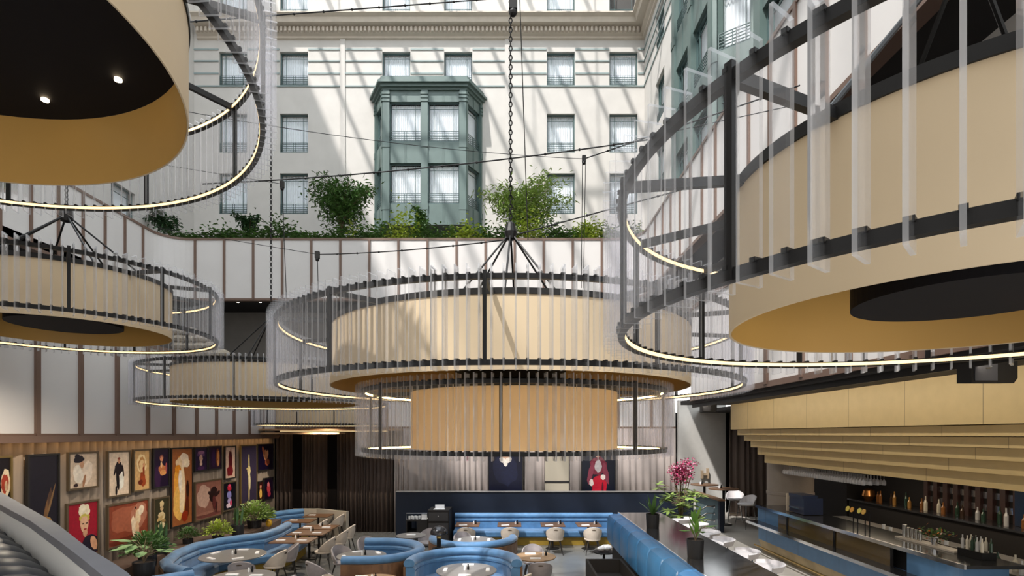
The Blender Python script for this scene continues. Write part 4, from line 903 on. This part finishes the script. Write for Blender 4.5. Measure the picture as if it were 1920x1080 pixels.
for k, (x, y, nm) in enumerate(((6.55, 16.8, 'nearer'), (6.45, 18.2, 'farther'))):
    t = thing('high_table', '%s high round walnut table by the pale grey wall' % nm, 'table', (x, y, .7))
    MB().lathe([(0, 1.09), (.44, 1.09), (.45, 1.10), (.45, 1.12), (0, 1.12)], n=40).build('tabletop', m_wood, t); MB().lathe([(0, 0), (.25, 0), (.25, .015), (.04, .03), (.04, 1.09), (.1, 1.09)], n=20).build('pedestal', m_black, t)
    cruet(x - .1, y, .7 + 1.12, 'salt and pepper on the %s high table' % nm)
# stair rail corner
t = thing('stair_balustrade', 'wood topped glass balustrade with bent chrome handrails beside the steps', 'balustrade', (0, 0, 0))
MB().box(5.86, 6.06, 15.4, 17.75, 1.60, 1.64).build('wooden_cap', m_wood, t)
MB().box(5.99, 6.01, 15.5, 17.7, .72, 1.6).build('glass_panel', M('smoked_teal_glass', (.12, .17, .19), .12), t)
MB().box(5.90, 6.03, 15.42, 15.54, .7, 1.6).build('end_post', m_navy, t)
for k in range(4):
    z = 1.42 - .2 * k; y = 15.55; MB().tube([(5.85, y + .15, z - .05), (5.85, y + .1, z), (5.6, y + .08, z), (5.35, y + .05, z - .15), (5.15, y + .05, z - .42)], .018, 8).build('handrail', m_chrome, t)
# flower arrangement
t = thing('flower_arrangement', 'tall arrangement of magenta blossom above glossy green leaves', 'plant', (4.25, 13.7, .7))
MB().lathe([(0, 0), (.2, 0), (.24, .45), (.22, .45)], n=24).build('pot', m_pot, t); st = MB(); lf = MB(); fl = MB(); rnd = random.Random(21)
for k in range(9):
    a = rnd.uniform(0, 6.28); top = Vector((.22 * math.cos(a) + .05, .22 * math.sin(a), rnd.uniform(1.6, 2.1))); st.tube([(0, 0, .4), (top.x * .4, top.y * .4, 1.1), top], .01, 5)
for k in range(48):
    a = rnd.uniform(0, 6.28); zq = rnd.uniform(.45, 1.55); out = rnd.uniform(.1, .58); c = Vector((out * math.cos(a), out * math.sin(a), zq))
    st.tube([(0, 0, zq - .15), c], .006, 4)
    for q in range(7):
        g = a + q * .9; d_ = Vector((math.cos(g), math.sin(g), rnd.uniform(-.5, .3))).normalized(); sd = Vector((-d_.y, d_.x, 0)).normalized() * .05
        lf.add([c, c + d_ * .11 + sd, c + d_ * .24, c + d_ * .11 - sd], [(0, 1, 2, 3)])
for k in range(1500):
    v = Vector((rnd.gauss(0, 1), rnd.gauss(0, 1), rnd.gauss(0, 1))).normalized() * rnd.uniform(.2, 1); c = Vector((v.x * .34 + .02 + (.16 if v.z > .5 else 0), v.y * .3, 1.85 + v.z * .36)); fl.mi = rnd.choice((0, 0, 1, 2)); fl.leaf(c, (rnd.uniform(-1, 1), rnd.uniform(-1, 1), rnd.uniform(-1, 1)), .055, .045, 0)
st.build('stem', m_stem, t); lf.build('foliage', m_leafB, t); fl.build('blossom', [M('magenta_petal', (.42, .03, .12), .6), M('pink_petal', (.72, .30, .42), .6), M('dark_petal', (.18, .01, .05), .6)], t)
# grey wall with bracket, tall drape, column
S(MB().box(5.93, 7.62, 19.35, 19.5, .7, 4.7), 'wall_grey', M('pale_grey_plaster', (.50, .485, .46), .8, noise=.05), 'pale grey wall behind the high tables')
b = MB(); x = 6.82
b.box(x - .10, x - .05, 19.2, 19.35, zz(897, 19.3), zz(882, 19.3)).box(x + .10, x + .15, 19.2, 19.35, zz(897, 19.3), zz(878, 19.3)).box(x - .05, x + .10, 19.22, 19.3, zz(891, 19.3), zz(887, 19.3))
b.build('wall_bracket', M('oak_bracket', (.40, .30, .2), .5), None, label='small wooden H shaped wall lamp on the pale grey wall', cat='wall lamp')
curtain('tall_drape', 'dark taupe full height drape left of the bar column', (7.45, 18.6), (8.9, 18.2), .7, 4.27, M('umber_drape', (.15, .115, .10), .9), .22, .06, 12)
t = thing('round_column', 'wide round grey brown column at the far end of the bar', 'column', (7.35, 14.35, 0), kind='structure')
MB().lathe([(0, .7), (.56, .7), (.56, 3.9), (0, 3.9)], n=48).build('column_shaft', M('column_plaster', (.26, .22, .19), .7, noise=.06), t, True); MB().lathe([(.56, 1.9), (.575, 1.92), (.575, 1.98), (.56, 2.0)], n=48).build('column_collar', M('column_plaster'), t)

# ------------------------------------------------------------------ stepped gold canopy
bx = [(5.64, 4.335, 3.62), (5.82, 3.61, 3.475), (6.0, 3.465, 3.33), (6.18, 3.32, 3.165), (6.37, 3.155, 2.975), (6.56, 2.965, 2.76)]
for k, y in enumerate((9.5, 12.4)):
    MB().lathe([(0, -.012), (.035, -.012), (.045, 0), (0, 0)], (0, 0, 0), 14).build('soffit_spot', m_down, None, label='round spotlight in the dark soffit above the gold canopy, %s one' % ('nearer', 'farther')[k], cat='downlight', group='bar soffit spots', loc=(5.1, y, 4.26))
t = thing('canopy_fill_housing', 'slim black housing added under the right wall to brighten the gold canopy', 'lamp', (4.62, 8.2, 4.26))
MB().box(-.04, .0, -5.6, 5.6, -.09, 0).build('housing', m_black, t)
q = bpy.data.lights.new('canopy_fill', 'AREA'); q.shape = 'RECTANGLE'; q.size = 11; q.size_y = .06; q.energy = 38; q.color = (1, .88, .70)  # area light added to brighten the canopy face; its housing is invented too
qo = bpy.data.objects.new('canopy_fill', q); COL.objects.link(qo); qo.location = (4.63, 8.2, 4.21)
qo.rotation_euler = Vector((.93, 0, -.37)).to_track_quat('-Z', 'Y').to_euler()
t = thing('stepped_canopy', 'stepped brushed gold canopy over the bar', 'canopy', (0, 0, 0), kind='structure')
for k, (X, z1, z0) in enumerate(bx):
    MB().box(X, 9.6, 1.5, 14.0 + (0 if k < 1 else .02 * k), z0, z1).build('canopy_step', M('brushed_gold_step', (.60, .45, .215), .5, noise=.06, seam=(1, 1.3 + .17 * k, .006)) if k == 0 else M('brushed_gold_step_%d' % k, (.60, .45, .215), .5, noise=.06, seam=(1, 1.3 + .17 * k, .005)), t)
MB().box(5.9, 9.6, 1.5, 13.9, 2.70, 2.755).box(9.6, 15, 1.5, 14, 2.6, 4.26).build('canopy_underside', m_soffit, t) if False else None
for (px, py, d, w, h, lb) in ((1850, 696, 5.5, .46, .26, 'large black loudspeaker hung under the bar soffit at the right edge'), (1328, 763, 13.3, .36, .26, 'small black loudspeaker at the far end of the bar soffit')):
    c = P(px, py, d); t = thing('wall_speaker', lb, 'loudspeaker', c)
    v = [(-.5, -.5), (.42, -.5), (.5, -.3), (.5, .4), (.42, .5), (-.42, .5), (-.5, .3)]
    m = MB().add([(a * w, -.09, b_ * h) for a, b_ in v] + [(a * w, .09, b_ * h * .9) for a, b_ in v], [tuple(range(7)), tuple(range(7, 14))[::-1]] + [(i, i + 7, (i + 1) % 7 + 7, (i + 1) % 7) for i in range(7)])
    m.build('cabinet', m_black, t); MB().box(-.44 * w, .05 * w, -.10, -.09, -.4 * h, .4 * h).build('grille', M('speaker_grille', (.03, .03, .035), .7), t)
    MB().box(-.22 * w, -.12 * w, -.106, -.10, .05 * h, .09 * h).build('badge', m_chrome, t); MB().box(-.04, .04, -.04, .04, h / 2, 4.26 - c[2] - .0).build('mount', m_black, t)
# ------------------------------------------------------------------ bar counter
t = thing('bar_counter', 'long bar counter with blue front, glass screen and black top', 'bar', (0, 0, 0))
yA, yB = 13.0, 7.45
MB().box(5.86, 6.65, 7.0, yA, 1.755, 1.80).build('bar_top', m_blacktop, t)
MB().box(5.83, 5.86, 7.0, yA, 1.75, 1.81).build('steel_edge', m_chrome, t)
MB().box(5.90, 6.0, yB, yA, 1.0, 1.42).build('front_panel', m_bluepanel, t)
MB().box(5.885, 5.90, 12.0, yA, 1.44, 1.755).build('end_panel', m_bluepanel, t)
MB().box(5.885, 5.90, 8.4, 12.0, 1.44, 1.755).build('glass_screen', M('bronze_reflection_glass', (.13, .085, .03), .12), t)  # brown-gold reflection put into the glass colour
MB().box(5.62, 5.92, yB + .4, yA, 1.40, 1.44).build('drink_ledge', m_blacktop, t); MB().box(5.60, 5.62, yB + .4, yA, 1.39, 1.45).build('ledge_edge', m_chrome, t)
for y in (11.6, 9.9, 8.4): MB().box(5.87, 5.885, y - .03, y + .03, 1.44, 1.755).build('screen_post', m_black, t)
MB().add([(6.0, 7.2, .7), (6.0, yA, .7), (5.90, yA, 1.0), (5.90, 7.2, 1.0)], [(0, 1, 2, 3)]).box(6.0, 6.1, 7.2, yA, .7, 1.0).build('gold_skirt', M('pale_gold_skirt', (.52, .40, .22), .5, noise=.3, ns=2), t)
MB().tube([(5.72, yA - .2, .9), (5.72, 7.4, .9)], .02, 8).build('foot_rail', m_brass, t)
b = MB(); pts = [(5.92, 8.1), (5.92, 7.75)] + arc(6.12, 7.6, .2, 180, 270)[1:] + [(6.75, 7.4)]
b.sweep([(x, y, 0) for x, y in pts], [(-.03, 1.0), (-.03, 1.75), (.03, 1.75), (.03, 1.0)], True).build('curved_end', M('bar_blue_end', (.11, .25, .47), .4, noise=.1), t)
MB().box(6.0, 6.6, 7.5, yA, .7, 1.75).build('bar_carcass', m_soffit, t)
t = thing('work_counter', 'stainless steel work counter inside the bar', 'counter', (0, 0, 0))
MB().box(7.35, 8.0, 6.5, 13.0, 1.50, 1.54).build('worktop', M('brushed_steel', (.42, .41, .40), .3, .8, noise=.2, ns=4), t)
MB().box(7.4, 8.0, 6.5, 13.0, .7, 1.50).build('carcass', m_soffit, t)
for k in range(5): MB().box(7.38, 7.40, 7.0 + 1.2 * k, 7.9 + 1.2 * k, .95, 1.4).build('steel_door', M('brushed_steel'), t)
for z in (1.52, 1.30, 1.08): MB().box(6.95, 7.36, 5.4, 8.3, z, z + .03).build('steel_shelf', M('brushed_steel'), t)
S(MB().box(9.6, 9.9, 1.5, 20, .7, 4.26).box(9.0, 9.6, 14.6, 20, .7, 4.26), 'wall_bar', m_soffit, 'dark wall behind the bar')
t = thing('back_bar', 'black back bar counter with mirrored lattice above', 'back bar', (0, 0, 0))
MB().box(9.0, 9.6, 7.0, 14.5, .7, 1.75).build('cabinet', m_soffit, t); MB().box(8.95, 9.6, 7.0, 14.5, 1.75, 1.79).build('countertop', m_blacktop, t)
for k in range(9): MB().box(9.52, 9.6, 10.2 + .28 * k, 10.32 + .28 * k, 1.79, 2.76).build('lattice_upright', M('lattice_brown', (.06, .03, .025), .4), t)
mirror = M('window_like_mirror', (.5, .5, .52), .1, .9)
for k in range(8):
    for z in (1.95, 2.2, 2.45): MB().box(9.57, 9.59, 10.33 + .28 * k, 10.47 + .28 * k, z, z + .13).build('mirror_tile', mirror, t)
for k, px in enumerate((1534, 1549, 1564, 1579)):
    y = onX(px, 8.97); MB().lathe([(0, 0), (.045, 0), (.045, 1.0), (0, 1.0)], (0, 0, 0), 14).build('wooden_bottle_post', M('copper_wood', (.30, .15, .08), .4), None, label='%s slim wooden post on the back bar by the column' % ('leftmost', 'second', 'third', 'rightmost')[k], cat='post', group='posts on the back bar', loc=(9.2, y * 9.2 / 8.97, 1.79))
# hanging glasses
g = MB().lathe([(.033, 0), (.0, 0), (0, -.003), (.033, -.003)], n=10).lathe([(.004, 0), (.004, -.09), (.012, -.10), (.032, -.13), (.036, -.17), (.030, -.205), (.028, -.205), (.034, -.17), (.03, -.13), (.0, -.105)], n=12)
gm = g.mesh('hanging_wine_glass', m_finedge)
rk = thing('glass_rack', 'steel rack of hanging stemware under the canopy', 'rack', (0, 0, 0)); 
for q in range(4): MB().box(6.663 + .13 * q, 6.671 + .13 * q, 9.95, 13.45, 2.737, 2.757).build('rail', m_black, rk)
for q in range(4):
    for k in range(34): link('hanging_wine_glass', gm, None, 'upside down wine glass hanging from the steel rack under the gold canopy', 'wine glass', 'stemware hanging over the bar', None, (6.667 + .13 * q, 10.3 + .091 * k, 2.734), 0)
# things on the bar and work counter
rnd = random.Random(31)
t = thing('coffee_machine', 'dark blue coffee machine on the bar near the column', 'coffee machine', (6.3, 11.65, 1.813))
MB().box(-.2, .2, -.3, .3, 0, .34).box(-.22, .1, -.28, .28, .34, .40).build('machine_body', M('dark_blue_enamel', (.03, .045, .10), .25), t); MB().box(-.24, -.2, .31, .36, .0, .38).box(-.2, .2, .3, .36, .05, .33).build('side_panel', M('beige_enamel', (.6, .52, .4), .4), t); MB().box(-.26, -.2, -.2, .2, .1, .13).build('drip_tray', m_chrome, t)
for k, (px, py, c) in enumerate(((1592, 954, (.75, .62, .1)), (1600, 956, (.75, .35, .03)), (1614, 958, (.8, .72, .15)), (1622, 960, (.75, .45, .08)))):
    X = 6.25; d = X * F / (px - 960); t = thing('beer_tap', 'beer tap with round badge on the bar, %s' % ('leftmost yellow one', 'second orange one', 'third yellow one', 'rightmost orange one')[k], 'beer tap', (X, d, 1.801), 0, 'beer taps')
    zc = zz(py, d) - 1.80; MB().tube([(.08, 0, .001), (.08, 0, zc + .02), (.0, 0, zc)], .010, 8).build('pipe', m_black, t)
    b = MB(); b.T = Matrix.Translation((-.02, 0, zc)) @ Matrix.Rotation(R(-70), 4, 'Y') @ Matrix.Rotation(0, 4, 'Z'); b.lathe([(0, 0), (.05, 0), (.05, .012), (0, .012)], n=20); b.build('badge', M('badge_%d' % k, c, .4), t)
MB().lathe([(0, 0), (.09, 0), (.16, .12), (.13, .26), (.05, .30), (0, .30)], n=24).build('copper_pot', M('copper', (.55, .25, .08), .25, .9), None, True, label='shiny copper pot standing on the back bar', cat='pot', loc=(9.2, 14.0, 1.792))
btl = {}
def bottle(x, y, z, c, h, label, grp, name='bottle'):
    k = (c, round(h, 2))
    if k not in btl: btl[k] = MB().lathe([(0, 0), (.036, 0), (.038, .02), (.038, h * .58), (.014, h * .76), (.013, h), (0, h)], n=12).mesh(name, M('bottle_%d' % len(btl), c, .12))
    return link(name, btl[k], None, label, 'bottle', grp, None, (x, y, z), 0)
cols_ = [(.05, .03, .02), (.25, .1, .03), (.6, .55, .45), (.03, .06, .04), (.5, .5, .5), (.35, .18, .05)]
for k in range(26):
    y = 7.6 + .245 * k; bottle(9.15 + .1 * (k % 2), y, 1.791, rnd.choice(cols_), rnd.choice((.26, .3, .34)), 'liquor bottle standing in the row along the dark back bar', 'bottles on the back bar')
for k in range(14):
    bottle(7.05 + .08 * (k % 2), 5.6 + .19 * k, 1.551, rnd.choice(cols_[2:]), rnd.choice((.2, .24)), 'small bottle on the top steel shelf of the bar well', 'bottles in the bar well')
ty = thing('bar_mat_shelf', 'pale service shelf with bar tools above the bar top', 'shelf', (6.4, 8.2, 1.801))
MB().box(-.09, .09, -.45, .75, .0, .025).build('shelf_board', M('pale_tray', (.62, .56, .48), .4), ty)
for k in range(5):
    hgt = (.20, .17, .17, .16, .16)[k]; MB().lathe([(0, 0), (.024 + .01 * (k == 0), 0), (.024 + .01 * (k == 0), hgt), (0, hgt)], n=12).build('cocktail_shaker', M('shaker_steel', (.62, .6, .56), .25, .9), None, label='%s steel shaker in the row on the pale shelf' % ('tall leftmost', 'second', 'third', 'fourth', 'rightmost')[k], cat='shaker', group='shakers on the bar', loc=(6.4, 8.85 - .085 * k, 1.827))
t = thing('posy_vase', 'glass vase of orange and green flowers on the bar', 'flowers', (6.38, 8.2, 1.827)); MB().lathe([(0, 0), (.04, 0), (.045, .1), (.04, .1)], n=14).build('vase', m_chrome, t)
lf = MB(); 
for k in range(160):
    v = Vector((rnd.gauss(0, .07), rnd.gauss(0, .11), .17 + rnd.gauss(0, .04))); lf.mi = 1 if k % 6 == 0 else (2 if k % 9 == 0 else 0); lf.leaf(v, (rnd.uniform(-1, 1), rnd.uniform(-1, 1), rnd.uniform(-.2, 1)), .06, .035, .2)
lf.build('foliage', [m_leafA, M('orange_petal', (.8, .2, .03), .6), m_cream], t)
t = thing('spirit_caddy', 'black caddy crowded with small bottles next to the posy', 'caddy', (6.40, 7.48, 1.801)); MB().box(-.1, .1, -.2, .2, 0, .10).build('caddy_box', m_black, t)
for k in range(10): MB().lathe([(0, 0), (.02, 0), (.02, .12), (.008, .15), (.008, .19), (0, .19)], (-.06 + .12 * (k % 2), -.16 + .08 * (k // 2), .10), 8).build('small_bottle', M('bottle_s%d' % (k % 3), cols_[k % 3 + 2], .2), t)
for k in range(8):
    MB().lathe([(0, 0), (.03, 0), (.034, .09), (.03, .09)], n=10).build('tumbler', M('glassware'), None, label='short tumbler on the steel work counter', cat='glass', group='tumblers on the work counter', loc=(7.6 + .1 * (k % 2), 8.8 + .35 * k, 1.541))
t = thing('wall_screen', 'dark blue glass cabinet at the back bar', 'cabinet', (9.45, 10.0, 1.795)); MB().box(-.1, .05, -.25, .1, 0, .9).build('case', M('blue_black_glass', (.02, .035, .07), .2), t)  # case has one even blue-black colour
pl = bpy.data.lights.new('bar_fill', 'AREA'); pl.shape = 'RECTANGLE'; pl.size = 6; pl.size_y = .3; pl.energy = 30; pl.color = (1, .82, .6); po_ = bpy.data.objects.new('bar_fill', pl); COL.objects.link(po_); po_.location = (8.3, 10.5, 2.70); po_.rotation_euler = (0, 0, R(90))  # warm area light added to brighten the bar, without a fixture

# ------------------------------------------------------------------ mezzanine balustrade and black channelled booth (bottom left)
zc = 2.9
outer = [at(x, y, zc) for x, y in ((-40, 902), (0, 922), (64, 958), (107, 982), (163, 1026), (217, 1058), (240, 1074))]
inner = [at(x, y, zc) for x, y in ((-40, 925), (0, 946), (56, 976), (111, 1015), (157, 1050), (193, 1080), (207, 1091))]
t = thing('curved_balustrade', 'curved white balustrade with a broad grey cap at the bottom left', 'balustrade', (0, 0, 0), kind='structure')
m = MB(); n = len(outer); vs = []
ext = Vector((1.3, -1.4, 0)); outer.append(outer[-1] + ext * .8); inner.append(inner[-1] + ext * .8); n += 1
for o, i in zip(outer, inner): vs += [o, i, i - Vector((0, 0, .05)), o - Vector((0, 0, .05))]
fs = [(4 * k + a, 4 * k + (a + 1) % 4, 4 * k + 4 + (a + 1) % 4, 4 * k + 4 + a) for k in range(n - 1) for a in range(4)]
m.add([tuple(v) for v in vs], fs).build('cap', M('slate_cap', (.16, .16, .18), .5, noise=.1), t)
vs = []
for o, i in zip(outer, inner):
    a = o.lerp(i, .85); c = o.lerp(i, .4); vs += [(a.x, a.y, zc - .05), (a.x, a.y, 1.6), (c.x, c.y, 1.6), (c.x, c.y, zc - .05)]
MB().add(vs, [(4 * k + a, 4 * k + (a + 1) % 4, 4 * k + 4 + (a + 1) % 4, 4 * k + 4 + a) for k in range(n - 1) for a in range(4)]).build('white_panel', M('white_lacquer', (.82, .81, .78), .5), t)
fl_ = [(v.x, v.y, 1.75) for v in inner]; MB().add(fl_ + [(-9, fl_[-1][1] - 1, 1.75), (-9, fl_[0][1], 1.75)], [tuple(range(len(fl_) + 2))]).build('landing', m_soffit, t)
tops = [at(x, y, 2.74) for x, y in ((-22, 972), (-10, 980), (0, 989), (13, 1000), (26, 1011), (39, 1023), (54, 1037), (69, 1051), (84, 1066), (100, 1082), (118, 1100), (138, 1120))]
t = thing('black_channel_booth', 'black leather booth back with fat channels at the bottom left corner', 'sofa', (0, 0, 0)); lea = M('black_leather', (.022, .025, .034), .38, noise=.2, ns=6)
for k in range(len(tops) - 1):
    a, c = tops[k], tops[k + 1]; dirv = (c - a); dirv.z = 0; L = dirv.length; dirv.normalize(); nrm = Vector((-dirv.y, dirv.x, 0)); nrm = -nrm if nrm.y > 0 else nrm
    m = MB(); n1 = 14; n2 = 6; vs = []
    for j in range(n2 + 1):
        u = j / n2; bul = .035 * math.sin(math.pi * u) ** .6
        for i in range(n1 + 1):
            g = math.pi * 1.15 * i / n1; rad = .30 + bul; cen = a + dirv * (L * u) + nrm * .17; q = cen - nrm * math.cos(g) * rad; vs.append((q.x, q.y, 2.42 + math.sin(g) * rad))
    m.add(vs, [(j * (n1 + 1) + i, j * (n1 + 1) + i + 1, (j + 1) * (n1 + 1) + i + 1, (j + 1) * (n1 + 1) + i) for j in range(n2) for i in range(n1)]).build('channel', lea, t, True)
